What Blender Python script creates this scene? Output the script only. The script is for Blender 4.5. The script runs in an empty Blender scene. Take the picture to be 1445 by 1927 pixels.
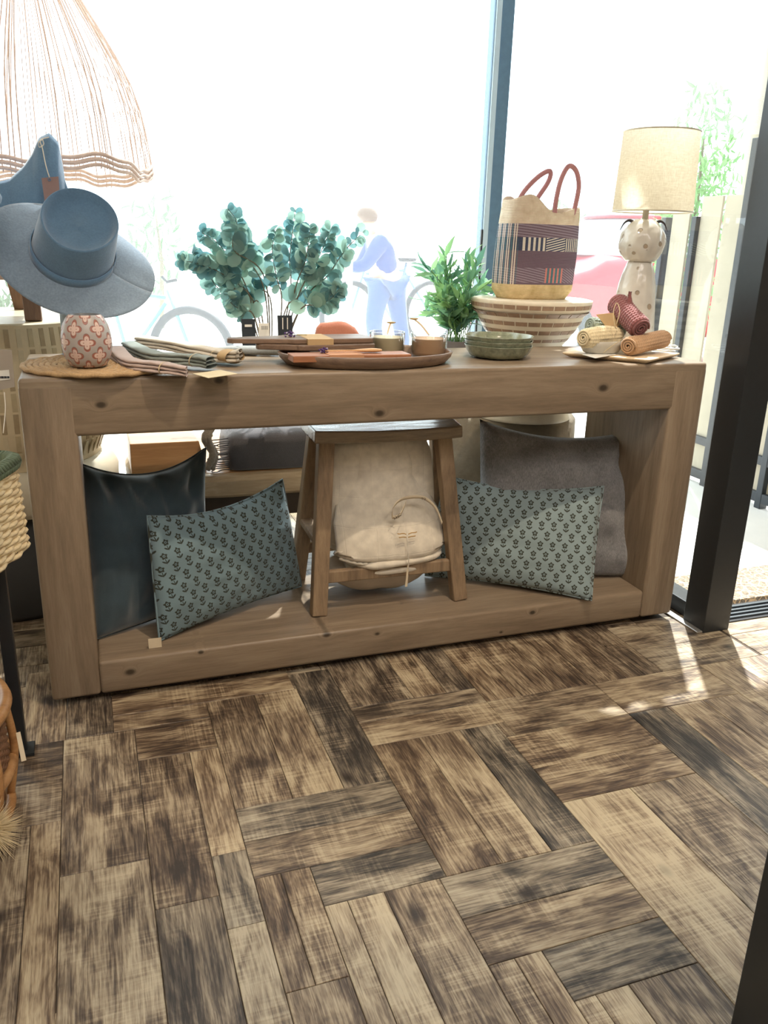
import bpy, bmesh, math, random
from mathutils import Vector, Matrix, noise, Euler
R_ = random.Random(7)
SC = bpy.context.scene
COL = SC.collection
PI = math.pi

# ------------------------------------------------------------------ camera
W, H, F = 1445.0, 1927.0, 1544.9
CAM = Vector((0.147, -1.9006, 1.0978))
YAW, PITCH, ROLL = 0.3485, 0.3173, 0.0298
def cam_axes():
    cy, sy, cp, sp, cr, sr = math.cos(YAW), math.sin(YAW), math.cos(PITCH), math.sin(PITCH), math.cos(ROLL), math.sin(ROLL)
    f = Vector((sy*cp, cy*cp, -sp)); r0 = Vector((cy, -sy, 0)); u0 = r0.cross(f)
    return cr*r0 + sr*u0, -sr*r0 + cr*u0, f
RT, UP, FW = cam_axes()
cd = bpy.data.cameras.new('camera'); cam = bpy.data.objects.new('camera', cd); COL.objects.link(cam)
cam.matrix_world = Matrix(((RT.x, UP.x, -FW.x, CAM.x), (RT.y, UP.y, -FW.y, CAM.y), (RT.z, UP.z, -FW.z, CAM.z), (0, 0, 0, 1)))
cd.sensor_fit = 'VERTICAL'; cd.sensor_height = 36; cd.lens = F*36/H; cd.clip_start = 0.02; cd.clip_end = 300
SC.camera = cam
def ray(x, y): return FW + RT*((x-W/2)/F) + UP*((H/2-y)/F)
def at(x, y, Y):
    d = ray(x, y); return CAM + d*((Y-CAM.y)/d.y)
def atz(x, y, z):
    d = ray(x, y); return CAM + d*((z-CAM.z)/d.z)
def atx(x, y, X):
    d = ray(x, y); return CAM + d*((X-CAM.x)/d.x)

# ------------------------------------------------------------------ light and exposure
SC.view_settings.view_transform = 'Standard'; SC.view_settings.look = 'None'
SC.view_settings.gamma = 1; SC.view_settings.use_curve_mapping = False
SC.view_settings.exposure = 0.0
wd = bpy.data.worlds.new('sky'); SC.world = wd; wd.use_nodes = True
bg = wd.node_tree.nodes['Background']; bg.inputs[0].default_value = (0.86, 0.96, 1.0, 1); bg.inputs[1].default_value = 4.2
def light(name, kind, loc, target, energy, color=(1, 1, 1), **kw):
    l = bpy.data.lights.new(name, kind); o = bpy.data.objects.new(name, l); COL.objects.link(o)
    o.location = loc; o.rotation_euler = (Vector(target)-Vector(loc)).to_track_quat('-Z', 'Y').to_euler()
    l.energy = energy; l.color = color
    for k, v in kw.items(): setattr(l, k, v)
    return o
EL = math.radians(60); HX, HY = 0.52, 0.854
light('sun', 'SUN', (4, 6, 9), Vector((4, 6, 9))-Vector((HX*math.cos(EL), HY*math.cos(EL), math.sin(EL))), 13, (1, .97, .92), angle=.02)
light('front_fill_light', 'AREA', (0.5, -2.4, 3.1), (0.7, -0.3, 0.3), 62, (1, .93, .87), shape='RECTANGLE', size=2.6, size_y=1.2)  # unseen soft fill, added to light the table front
light('ceiling_spot', 'SPOT', (0.95, -0.95, 3.15), (0.95, 0.1, 0.1), 150, (1, .83, .62), spot_size=math.radians(42), spot_blend=.35, shadow_soft_size=.03)
light('floor_fill_spot', 'SPOT', (1.5, -2.3, 3.15), (1.3, -0.9, 0.0), 50, (1, .92, .82), spot_size=math.radians(60), spot_blend=.8, shadow_soft_size=.1)  # unseen spot, added to brighten the floor at the right

# ------------------------------------------------------------------ colour and node helpers
def S(r, g, b, k=1.0):
    def c(v):
        v = v/255.0
        return min(1, (v/12.92 if v <= .04045 else ((v+.055)/1.055)**2.4)*k)
    return (c(r), c(g), c(b), 1)
class NT:
    def __init__(s, name, rough=.6, spec=.4, **kw):
        s.m = bpy.data.materials.new(name); s.m.use_nodes = True
        s.t = s.m.node_tree; s.b = s.t.nodes['Principled BSDF']; s.b.inputs['Roughness'].default_value = rough
        s.b.inputs['Specular IOR Level'].default_value = spec
        for k, v in kw.items(): s.b.inputs[k].default_value = v
    def n(s, typ, **kw):
        x = s.t.nodes.new(typ)
        for k, v in kw.items(): setattr(x, k, v)
        return x
    def L(s, a, b): s.t.links.new(a, b)
    def setin(s, sock, v):
        if isinstance(v, bpy.types.NodeSocket): s.L(v, sock)
        else: sock.default_value = v
    def M(s, op, a, b=None, c=None):
        x = s.n('ShaderNodeMath', operation=op)
        s.setin(x.inputs[0], a)
        if b is not None: s.setin(x.inputs[1], b)
        if c is not None: s.setin(x.inputs[2], c)
        return x.outputs[0]
    def coords(s, kind='Object', scale=(1, 1, 1), rot=(0, 0, 0), loc=(0, 0, 0), rnd=0):
        t = s.n('ShaderNodeTexCoord'); v = t.outputs[kind]
        if rnd:
            oi = s.n('ShaderNodeObjectInfo'); a = s.n('ShaderNodeVectorMath', operation='SCALE')
            a.inputs[0].default_value = (rnd, rnd*.7, rnd*1.3); s.L(oi.outputs['Random'], a.inputs['Scale'])
            b = s.n('ShaderNodeVectorMath', operation='ADD'); s.L(v, b.inputs[0]); s.L(a.outputs[0], b.inputs[1]); v = b.outputs[0]
        m = s.n('ShaderNodeMapping'); s.L(v, m.inputs[0])
        m.inputs['Scale'].default_value = scale; m.inputs['Rotation'].default_value = rot; m.inputs['Location'].default_value = loc
        return m.outputs[0]
    def noise(s, v, scale=5, detail=3, rough=.5, dist=0):
        x = s.n('ShaderNodeTexNoise'); s.L(v, x.inputs['Vector']); x.inputs['Scale'].default_value = scale
        x.inputs['Detail'].default_value = detail; x.inputs['Roughness'].default_value = rough; x.inputs['Distortion'].default_value = dist
        return x.outputs['Fac']
    def ramp(s, f, stops, interp='LINEAR'):
        x = s.n('ShaderNodeValToRGB'); s.L(f, x.inputs[0]); cr = x.color_ramp; cr.interpolation = interp
        while len(cr.elements) < len(stops): cr.elements.new(.5)
        for e, (p, c) in zip(cr.elements, stops): e.position = p; e.color = c if len(c) == 4 else (*c, 1)
        return x.outputs[0]
    def mix(s, f, a, b, blend='MIX'):
        x = s.n('ShaderNodeMix', data_type='RGBA', blend_type=blend)
        s.setin(x.inputs[0], f); s.setin(x.inputs[6], a); s.setin(x.inputs[7], b); return x.outputs[2]
    def sep(s, v):
        x = s.n('ShaderNodeSeparateXYZ'); s.L(v, x.inputs[0]); return x.outputs
    def smooth(s, v, lo, hi):
        x = s.n('ShaderNodeMapRange', interpolation_type='SMOOTHSTEP'); s.L(v, x.inputs[0])
        x.inputs[1].default_value = lo; x.inputs[2].default_value = hi; return x.outputs[0]
    def col(s, c): s.setin(s.b.inputs['Base Color'], c)
    def bump(s, h, strength=.3, dist=.002):
        x = s.n('ShaderNodeBump'); x.inputs['Strength'].default_value = strength; x.inputs['Distance'].default_value = dist
        s.L(h, x.inputs['Height']); s.L(x.outputs[0], s.b.inputs['Normal'])
_mc = {}
def plain(name, c, rough=.6, var=.12, scale=30, bump=.15, spec=.4, dist=.001, **kw):
    if name in _mc: return _mc[name]
    t = NT(name, rough, spec, **kw); v = t.coords(rnd=5)
    f = t.noise(v, scale, 4, .6)
    dk = tuple(x*(1-var) for x in c[:3]); lt = tuple(min(1, x*(1+var)) for x in c[:3])
    t.col(t.ramp(f, [(.3, dk), (.7, lt)])); t.bump(t.noise(v, scale*4, 3), bump, dist)
    _mc[name] = t.m; return t.m
def fabric(name, c, rough=.9, weave=900, var=.15, sheen=.3, bump=.35):
    if name in _mc: return _mc[name]
    t = NT(name, rough, .15); t.b.inputs['Sheen Weight'].default_value = sheen
    v = t.coords(rnd=3); f = t.noise(v, 14, 4, .6); g = t.noise(t.coords(scale=(1, 1, 1)), weave, 1)
    dk = tuple(x*(1-var) for x in c[:3]); lt = tuple(min(1, x*(1+var)) for x in c[:3])
    t.col(t.ramp(t.M('ADD', t.M('MULTIPLY', f, .6), t.M('MULTIPLY', g, .4)), [(.3, dk), (.7, lt)])); t.bump(g, bump, .001)
    _mc[name] = t.m; return t.m
def wood(name, cd_, cm, cl, axis=0, sc=6, rough=.55, knots=(), spec=.35, bump=.25, rnd=2):
    """grain runs along local axis"""
    if name in _mc: return _mc[name]
    t = NT(name, rough, spec)
    st = [sc*3.2]*3; st[axis] = sc*.28
    v = t.coords(scale=tuple(st), rnd=rnd)
    if knots:
        o = t.coords(); xyz = t.sep(o)
        tot = None
        for (kx, kz, kr) in knots:
            dx = t.M('MULTIPLY', t.M('SUBTRACT', xyz[0], kx), .65); dz = t.M('SUBTRACT', xyz[2], kz)
            d = t.M('DIVIDE', t.M('SQRT', t.M('ADD', t.M('MULTIPLY', dx, dx), t.M('MULTIPLY', dz, dz))), kr)
            k = t.M('EXPONENT', t.M('MULTIPLY', t.M('MULTIPLY', d, d), -1.0))
            tot = k if tot is None else t.M('ADD', tot, k)
        cb = t.n('ShaderNodeCombineXYZ'); t.L(t.M('MULTIPLY', tot, 1.2), cb.inputs[2])
        a = t.n('ShaderNodeVectorMath', operation='ADD'); t.L(v, a.inputs[0]); t.L(cb.outputs[0], a.inputs[1]); v = a.outputs[0]
    f1 = t.noise(v, 1, 5, .62, .6); f2 = t.noise(v, 5.5, 4, .7, .2)
    f = t.M('ADD', t.M('MULTIPLY', f1, .62), t.M('MULTIPLY', f2, .38))
    c = t.ramp(f, [(.30, cd_), (.5, cm), (.72, cl)])
    if knots: c = t.mix(t.smooth(tot, .35, .95), c, tuple(x*.35 for x in cd_[:3])+(1,))
    t.col(c); t.bump(f, bump, .003)
    _mc[name] = t.m; return t.m

# ------------------------------------------------------------------ mesh helpers
class MB:
    def __init__(s): s.v = []; s.f = []
    def add(s, vs, fs):
        n = len(s.v); s.v += [tuple(v) for v in vs]; s.f += [tuple(i+n for i in f) for f in fs]; return s
    def box(s, x0, x1, y0, y1, z0, z1, M=None):
        vs = [Vector((x, y, z)) for z in (z0, z1) for y in (y0, y1) for x in (x0, x1)]
        if M: vs = [M @ v for v in vs]
        return s.add(vs, [(0, 2, 3, 1), (4, 5, 7, 6), (0, 1, 5, 4), (2, 6, 7, 3), (0, 4, 6, 2), (1, 3, 7, 5)])
    def bar(s, a, b, w, d, w2=None, d2=None, side=(1, 0, 0)):
        a, b = Vector(a), Vector(b); z = (b-a).normalized(); x = Vector(side); x = (x-z*x.dot(z)).normalized(); y = z.cross(x)
        w2 = w if w2 is None else w2; d2 = d if d2 is None else d2
        vs = []
        for p, ww, dd in ((a, w, d), (b, w2, d2)):
            for i, j in ((-1, -1), (1, -1), (-1, 1), (1, 1)): vs.append(p+x*i*ww/2+y*j*dd/2)
        return s.add(vs, [(0, 2, 3, 1), (4, 5, 7, 6), (0, 1, 5, 4), (2, 6, 7, 3), (0, 4, 6, 2), (1, 3, 7, 5)])
    def tube(s, pts, r, n=8, closed=False, flat=1.0, caps=True):
        pts = [Vector(p) for p in pts]; m = len(pts)
        rs = r if isinstance(r, (list, tuple)) else [r]*m
        up = None; base = len(s.v); vs = []
        for i, p in enumerate(pts):
            t = (pts[(i+1) % m]-pts[i-1]) if closed else (pts[min(i+1, m-1)]-pts[max(i-1, 0)])
            if t.length < 1e-9: t = Vector((0, 0, 1))
            t.normalize()
            if up is None: up = Vector((0, 0, 1)) if abs(t.z) < .9 else Vector((1, 0, 0))
            x = t.cross(up)
            if x.length < 1e-6: x = t.orthogonal()
            x.normalize(); y = x.cross(t); up = y
            for k in range(n):
                a = 2*PI*k/n; vs.append(p + x*math.cos(a)*rs[i] + y*math.sin(a)*rs[i]*flat)
        fs = []
        for i in range(m if closed else m-1):
            j = (i+1) % m
            for k in range(n): fs.append((i*n+k, i*n+(k+1) % n, j*n+(k+1) % n, j*n+k))
        if not closed and caps: fs.append(tuple(range(n))[::-1]); fs.append(tuple((m-1)*n+k for k in range(n)))
        return s.add(vs, fs)
    def lathe(s, prof, n=40, c=(0, 0, 0), sx=1, sy=1, fr=None, cap0=False, cap1=False):
        vs = []
        for (r, z) in prof:
            for k in range(n):
                a = 2*PI*k/n; q = fr(a, r, z) if fr else 1
                vs.append((c[0]+r*q*math.cos(a)*sx, c[1]+r*q*math.sin(a)*sy, c[2]+z))
        fs = []
        for i in range(len(prof)-1):
            for k in range(n): fs.append((i*n+k, i*n+(k+1) % n, (i+1)*n+(k+1) % n, (i+1)*n+k))
        if cap0: fs.append(tuple(range(n))[::-1])
        if cap1: fs.append(tuple((len(prof)-1)*n+k for k in range(n)))
        return s.add(vs, fs)
    def grid(s, fn, nu, nv, thick=0, closed_u=False):
        """fn(u,v)->point; thick gives a solid sheet"""
        P = [[Vector(fn(i/nu, j/nv)) for i in range(nu+1)] for j in range(nv+1)]
        vs = [p for row in P for p in row]; w = nu+1
        fs = [(j*w+i, j*w+i+1, (j+1)*w+i+1, (j+1)*w+i) for j in range(nv) for i in range(nu)]
        if thick:
            N = []
            for j in range(nv+1):
                for i in range(w):
                    du = P[j][min(i+1, nu)]-P[j][max(i-1, 0)]; dv = P[min(j+1, nv)][i]-P[max(j-1, 0)][i]
                    n = du.cross(dv); n = n.normalized() if n.length > 1e-12 else Vector((0, 0, 1)); N.append(n)
            m = len(vs); vs2 = [v-n*thick for v, n in zip(vs, N)]
            fs += [tuple(k+m for k in f[::-1]) for f in fs]
            ed = [j*w for j in range(nv+1)]; 
            for i in range(nu):
                fs.append((i+1, i, i+m, i+1+m)); a = nv*w+i; fs.append((a, a+1, a+1+m, a+m))
            for j in range(nv):
                a = j*w; b = (j+1)*w; fs.append((a, b, b+m, a+m)); a = j*w+nu; b = (j+1)*w+nu; fs.append((b, a, a+m, b+m))
            vs += vs2
        return s.add(vs, fs)
    def loft(s, secs, n=40, nz=None, noi=0, nscale=8, seed=0):
        """secs: (z, cx, cy, hx, hy, power)  super-ellipse rings, capped"""
        vs = []; m = len(secs)
        for (z, cx, cy, hx, hy, p) in secs:
            for k in range(n):
                a = 2*PI*k/n; ca, sa = math.cos(a), math.sin(a)
                x = math.copysign(abs(ca)**(2/p), ca)*hx; y = math.copysign(abs(sa)**(2/p), sa)*hy
                q = Vector((cx+x, cy+y, z))
                if noi:
                    d = noise.noise_vector((q+Vector((seed, 0, 0)))*nscale)*noi; q += d
                vs.append(q)
        fs = [(i*n+k, i*n+(k+1) % n, (i+1)*n+(k+1) % n, (i+1)*n+k) for i in range(m-1) for k in range(n)]
        fs.append(tuple(range(n))[::-1]); fs.append(tuple((m-1)*n+k for k in range(n)))
        return s.add(vs, fs)
    def mesh(s, name, mat=None, smooth=True):
        me = bpy.data.meshes.new(name); me.from_pydata(s.v, [], s.f); me.update()
        if mat: me.materials.append(mat)
        if smooth: me.polygons.foreach_set('use_smooth', [True]*len(me.polygons))
        return me
    def build(s, name, mat, parent=None, smooth=True, bevel=0, seg=2, sub=0, auto=None, loc=None):
        """vertices are in world space (or relative to loc); origin set at parent/loc"""
        org = Vector(loc) if loc is not None else (parent_world(parent) if parent else centre(s.v))
        s.v = [tuple(Vector(v)-org) for v in s.v]
        me = s.mesh(name, mat, smooth); o = bpy.data.objects.new(name, me); COL.objects.link(o)
        if parent:
            o.parent = parent; o.location = org-parent_world(parent)
        else: o.location = org
        o['_w'] = tuple(org)
        if bevel:
            m = o.modifiers.new('b', 'BEVEL'); m.width = bevel; m.segments = seg; m.limit_method = 'ANGLE'; m.angle_limit = .6
        if sub:
            m = o.modifiers.new('s', 'SUBSURF'); m.levels = sub; m.render_levels = sub
        if auto:
            bm = bmesh.new(); bm.from_mesh(me); 
            for e in bm.edges:
                if len(e.link_faces) == 2 and e.calc_face_angle(0) > auto: e.smooth = False
            bm.to_mesh(me); bm.free()
        return o
def centre(vs):
    xs = [v[0] for v in vs]; ys = [v[1] for v in vs]; zs = [v[2] for v in vs]
    return Vector(((min(xs)+max(xs))/2, (min(ys)+max(ys))/2, min(zs)))
def parent_world(p): return Vector(p['_w']) if '_w' in p.keys() else Vector(p.location)
def tag(o, label, cat=None, group=None, kind=None):
    if label: o['label'] = label
    if cat: o['category'] = cat
    if group: o['group'] = group
    if kind: o['kind'] = kind
    return o
def thing(name, label, cat, loc, group=None):
    o = bpy.data.objects.new(name, None); COL.objects.link(o); o.location = loc; o['_w'] = tuple(loc)
    o.empty_display_size = .05
    return tag(o, label, cat, group)
def struct(o): o['kind'] = 'structure'; return o
def inst(me, name, parent, M):
    """another piece sharing mesh data; M is the matrix in the parent's space"""
    o = bpy.data.objects.new(name, me); COL.objects.link(o); o.parent = parent; o.matrix_local = M; return o
def bez(pts, n=12):
    """catmull-rom through points"""
    P = [Vector(p) for p in pts]; P = [P[0]*2-P[1]]+P+[P[-1]*2-P[-2]]; out = []
    for i in range(1, len(P)-2):
        for k in range(n):
            t = k/n; a, b, c, d = P[i-1:i+3]
            out.append(.5*((2*b)+(c-a)*t+(2*a-5*b+4*c-d)*t*t+(3*b-a-3*c+d)*t**3))
    out.append(P[-2]); return out
def text_mesh(txt, name, size, mat, parent, M, ext=.0002):
    c = bpy.data.curves.new('t', 'FONT'); c.body = txt; c.size = size; c.extrude = ext; c.align_x = 'CENTER'; c.align_y = 'CENTER'
    t = bpy.data.objects.new('t', c); COL.objects.link(t)
    me = bpy.data.meshes.new_from_object(t.evaluated_get(bpy.context.evaluated_depsgraph_get())); bpy.data.objects.remove(t); bpy.data.curves.remove(c)
    me.materials.clear(); me.materials.append(mat); me.name = name
    o = bpy.data.objects.new(name, me); COL.objects.link(o); o.parent = parent; o.matrix_local = M; return o
# ================================================================== STRUCTURE
def box_struct(name, x0, x1, y0, y1, z0, z1, mat, smooth=False, bevel=0, parent=None):
    o = MB().box(x0, x1, y0, y1, z0, z1).build(name, mat, parent, smooth=smooth, bevel=bevel)
    return o if parent else struct(o)
wall_m = plain('warm_wall_paint', S(196, 180, 160), .85, .05, 6, .1)
dark_m = plain('dark_grey_wall', S(90, 84, 78), .85, .05, 6, .1)
black_m = plain('black_powder_coat', S(34, 38, 42), .38, .08, 60, .05, spec=.5)
steel_m = plain('hazed_black_metal', S(92, 124, 150), .45, .08, 40, .05, spec=.5)  # blue haze over the dark mullion is put into this colour
XL, YB, ZC = -1.35, -3.2, 3.26
YG = 1.40                 # glass front of the bay
box_struct('wall_left', XL-.1, XL, YB, YG, 0, ZC, wall_m)
box_struct('wall_back', XL-.1, 4.2, YB-.1, YB, 0, ZC, wall_m)
box_struct('wall_right', 4.1, 4.2, YB, -.1, 0, ZC, wall_m)
# ceiling (L-shaped: shop plus bay)
mb = MB().box(XL-.1, 4.2, YB-.1, -.02, ZC, ZC+.12).box(XL-.1, 1.95, -.02, YG+.04, ZC, ZC+.12)
struct(mb.build('ceiling', wall_m, smooth=False))

# ---- floor: vinyl wood planks laid in blocks, every plank a piece
t = NT('weathered_plank', .42, .45)
v = t.coords(rnd=37, scale=(6, 62, 5)); v2 = t.coords(rnd=11, scale=(4.2, 9.5, 3)); v3 = t.coords(rnd=23, scale=(150, 5, 4)); v4 = t.coords(rnd=51, scale=(14, 260, 9))
g = t.noise(v, 1, 6, .68, .9); blot = t.noise(v2, 1.6, 4, .62, .5); saw = t.noise(v3, 1, 3, .6, .2); fine = t.noise(v4, 1, 3, .6, .1)
oi = t.n('ShaderNodeObjectInfo'); tone = t.sep(oi.outputs['Color'])
gs = t.smooth(g, .36, .62); ss = t.smooth(saw, .40, .66); fs_ = t.smooth(fine, .38, .62); bl2 = t.smooth(blot, .30, .68)
sm_k = t.smooth(t.noise(t.coords(rnd=91, scale=(5, 6, 5)), 1.2, 2, .5), .45, .62)
f = t.M('ADD', t.M('ADD', t.M('MULTIPLY', gs, .115), t.M('MULTIPLY', bl2, .25)), t.M('ADD', t.M('MULTIPLY', t.M('MULTIPLY', ss, sm_k), .10), t.M('MULTIPLY', fs_, .12)))
f = t.M('ADD', f, .285)
f = t.M('ADD', f, t.M('MULTIPLY', t.M('SUBTRACT', tone[0], .5), .27))
c = t.ramp(f, [(.33, S(58, 46, 38)), (.45, S(96, 78, 62)), (.54, S(128, 110, 89)), (.64, S(166, 148, 122)), (.78, S(194, 179, 150))])
cg = t.ramp(f, [(.33, S(46, 43, 40)), (.45, S(84, 78, 70)), (.54, S(122, 112, 98)), (.66, S(158, 148, 130)), (.80, S(186, 176, 156))])
c = t.mix(tone[1], c, cg)
# knots
wv = t.n('ShaderNodeTexVoronoi'); t.L(t.coords(rnd=71, scale=(4.5, 7, 5)), wv.inputs['Vector']); wv.inputs['Scale'].default_value = 1
kn = t.smooth(wv.outputs['Distance'], .02, .16)
c = t.mix(t.M('SUBTRACT', 1, kn), c, S(48, 38, 32))
t.col(c); t.bump(f, .6, .003)
t.setin(t.b.inputs['Roughness'], t.M('SUBTRACT', .54, t.M('MULTIPLY', f, .26)))
plank_m = t.m
SUBZ = 0.0
floor = struct(MB().box(XL, 4.1, YB, -.0, -.05, -.0022).box(XL, 1.93, -.0, YG+.04, -.05, -.0022).build('floor', plain('floor_joint', S(66, 56, 46), .8), smooth=False, loc=(0, 0, 0)))
floor['_w'] = (0, 0, 0)
_pc = {}
def plank(x0, x1, y0, y1, d, tone, grey, z=0):
    """d: 0 = runs along x, 1 = runs along y"""
    lx, ly = (x1-x0, y1-y0) if d == 0 else (y1-y0, x1-x0)
    key = (round(lx, 3), round(ly, 3))
    if key not in _pc:
        g = .0007; a, b = lx/2-g, ly/2-g; e = .0009
        mb = MB()
        mb.add([(-a, -b, -.005), (a, -b, -.005), (a, b, -.005), (-a, b, -.005), (-a, -b, -e), (a, -b, -e), (a, b, -e), (-a, b, -e),
                (-a+e, -b+e, 0), (a-e, -b+e, 0), (a-e, b-e, 0), (-a+e, b-e, 0)],
               [(0, 1, 5, 4), (1, 2, 6, 5), (2, 3, 7, 6), (3, 0, 4, 7), (4, 5, 9, 8), (5, 6, 10, 9), (6, 7, 11, 10), (7, 4, 8, 11), (8, 9, 10, 11)])
        _pc[key] = mb.mesh('floor_plank', plank_m, smooth=False)
    rot = (0 if d == 0 else PI/2) + (PI if R_.random() < .5 else 0)
    o = inst(_pc[key], 'floor_plank', floor, Matrix.Translation(((x0+x1)/2, (y0+y1)/2, z)) @ Matrix.Rotation(rot, 4, 'Z'))
    o.color = (tone, grey, R_.random(), 1)
# measured from the photograph: x0, x1, y0(near), y1(far), direction, tone, greyness
PL = [(0.025,0.18,-0.59,-0.145,1,0.5,0.35),(0.025,0.18,-1.04,-0.59,1,0.62,0.4),(0.18,0.29,-0.72,-0.275,1,0.12,0.25),(0.18,0.29,-1.17,-0.72,1,0.28,0.6),(0.29,0.355,-0.62,-0.275,1,0.6,0),(0.29,0.355,-0.8,-0.62,1,0.7,0.9),(0.29,0.355,-1.17,-0.8,1,0.85,0.5),
 (-0.03,0.025,-0.9,-0.43,1,0.62,0),(-0.09,-0.03,-0.9,-0.43,1,0.5,0.4),(-0.2,-0.09,-0.9,-0.43,1,0.6,0.4),(-0.42,0.025,-0.29,-0.145,0,0.1,0.3),(-0.42,0.025,-0.43,-0.29,0,0.3,0.4),
 (-0.07,0.03,-0.145,0.2,1,0.35,0.2),(0.03,0.134,-0.145,0.2,1,0.35,0.6),(0.134,0.58,-0.075,0.03,0,0.45,0),(0.134,0.355,-0.145,-0.075,0,0.3,0.1),(0.18,0.355,-0.275,-0.145,0,0.2,0.1),
 (0.355,0.475,-0.5,-0.075,1,0.36,0.2),(0.475,0.585,-0.5,-0.075,1,0.68,0.1),(0.585,0.69,-0.5,0,1,0.22,0.8),
 (0.355,0.69,-0.6,-0.5,0,0.45,0.9),(0.355,0.69,-0.7,-0.6,0,0.4,0.35),(0.458,0.69,-0.8,-0.7,0,0.28,0.9),(0.355,0.403,-0.95,-0.7,1,0.42,0.1),(0.403,0.458,-0.95,-0.7,1,0.5,0.1),(0.355,0.458,-1.35,-0.95,1,0.35,0.2),
 (0.458,0.5,-1.25,-0.8,1,0.85,0.3),(0.5,0.568,-1.25,-0.8,1,0.98,0.3),(0.568,0.675,-1.25,-0.8,1,0.42,0.3),
 (0.675,1.005,-0.9,-0.8,0,0.48,0.9),(0.675,1.005,-1,-0.9,0,0.45,0.3),(0.772,1.005,-1.1,-1,0,0.28,0.9),(0.675,0.722,-1.4,-1,1,0.4,0.2),(0.722,0.772,-1.4,-1,1,0.75,0),(0.772,0.81,-1.4,-1.1,1,0.8,0.2),(0.81,0.87,-1.4,-1.1,1,0.98,0.2),(0.87,1.005,-1.4,-1.1,1,0.4,0.4),
 (0.69,0.805,-0.8,-0.372,1,0.36,0.1),(0.805,0.91,-0.8,-0.372,1,0.75,0.2),(0.91,1.005,-0.8,-0.372,1,0.22,0.9),
 (0.69,1.03,-0.275,-0.205,0,0.25,0.5),(0.69,1.03,-0.372,-0.275,0,0.6,0.2),(1.03,1.345,-0.43,-0.275,0,0.45,0.3),
 (1.005,1.345,-0.56,-0.43,0,0.5,0.1),(1.005,1.345,-0.68,-0.56,0,0.42,0.1),(1.345,1.69,-0.43,-0.275,0,0.6,0.2),
 (0.69,0.86,-0.205,0.25,1,0.3,0.5),(0.86,0.95,-0.205,0.25,1,0.6,0.1),(0.95,1.03,-0.205,0.25,1,0.25,0.6),(1.03,1.13,-0.275,0.2,1,0.5,0),(1.13,1.24,-0.275,0.2,1,0.3,0.1),(1.24,1.345,-0.275,0.2,1,0.35,0.1),(1.345,1.46,-0.275,0.2,1,0.42,0.2),(1.46,1.57,-0.275,0.2,1,0.3,0.4),
 (1.005,1.17,-1.25,-0.68,1,0.92,0.1),(1.17,1.345,-1.15,-0.68,1,0.5,0.4),(1.345,1.46,-0.9,-0.43,1,0.12,0.9),(1.46,1.57,-0.9,-0.43,1,0.5,0.2),(1.57,1.69,-0.9,-0.43,1,0.55,0.2),
 (1.57,1.9,-0.145,0,0,0.5,0.5),(1.57,1.9,-0.275,-0.145,0,0.35,0.6),(1.69,1.8,-0.75,-0.275,1,0.5,0.2),(1.8,1.91,-0.75,-0.275,1,0.55,0.3),(1.91,2.25,-0.145,-0.03,0,0.6,0.5),(1.91,2.25,-0.275,-0.145,0,0.6,0.5),(1.91,2.25,-0.42,-0.275,0,0.5,0.3),(1.345,1.68,-1.05,-0.9,0,0.3,0.5),(1.005,1.17,-1.6,-1.25,1,0.7,0.2)]
for p in PL: plank(*p)
cells = set()
for (x0, x1, y0, y1, *_) in PL:
    for i in range(int(x0*50)-1, int(x1*50)+2):
        for j in range(int(y0*50)-1, int(y1*50)+2):
            if x0-.004 < (i+.5)/50 < x1+.004 and y0-.004 < (j+.5)/50 < y1+.004: cells.add((i, j))
def free(x0, x1, y0, y1):
    return not any((i, j) in cells for i in range(int(math.floor(x0*50)), int(math.ceil(x1*50))) for j in range(int(math.floor(y0*50)), int(math.ceil(y1*50))))
def partly(x0, x1, y0, y1):
    return any((i, j) not in cells for i in range(int(math.floor(x0*50)), int(math.ceil(x1*50))) for j in range(int(math.floor(y0*50)), int(math.ceil(y1*50))))
# the same pattern carried on past the measured part
bx = -4
for bi in range(-4, 9):
    for bj in range(-7, 6):
        X0, Y0 = bi*.336, bj*.336+.02
        if X0 < -1.3 or X0 > 2.9 or Y0 < -2.1 or Y0 > 1.10: continue
        for k in range(3):
            d = (bi+bj) % 2
            b = (X0, X0+.336, Y0+k*.112, Y0+(k+1)*.112) if d == 0 else (X0+k*.112, X0+(k+1)*.112, Y0, Y0+.336)
            if Y0 > -.05 and X0+.336 > 1.9: continue
            # shrink at the measured region by testing thirds
            L_ = 3
            for q in range(L_):
                if d == 0: c_ = (b[0]+q*.112, b[0]+(q+1)*.112, b[2], b[3])
                else: c_ = (b[0], b[1], b[2]+q*.112, b[2]+(q+1)*.112)
                if q == 0 and free(*b): plank(*b, d, .25+.5*R_.random(), R_.random()*.7); break
                if free(*c_): plank(*c_, d, .3+.4*R_.random(), R_.random()*.7)
                elif partly(*c_): plank(*c_, d, .3+.3*R_.random(), R_.random()*.7, -.0013)

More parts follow.
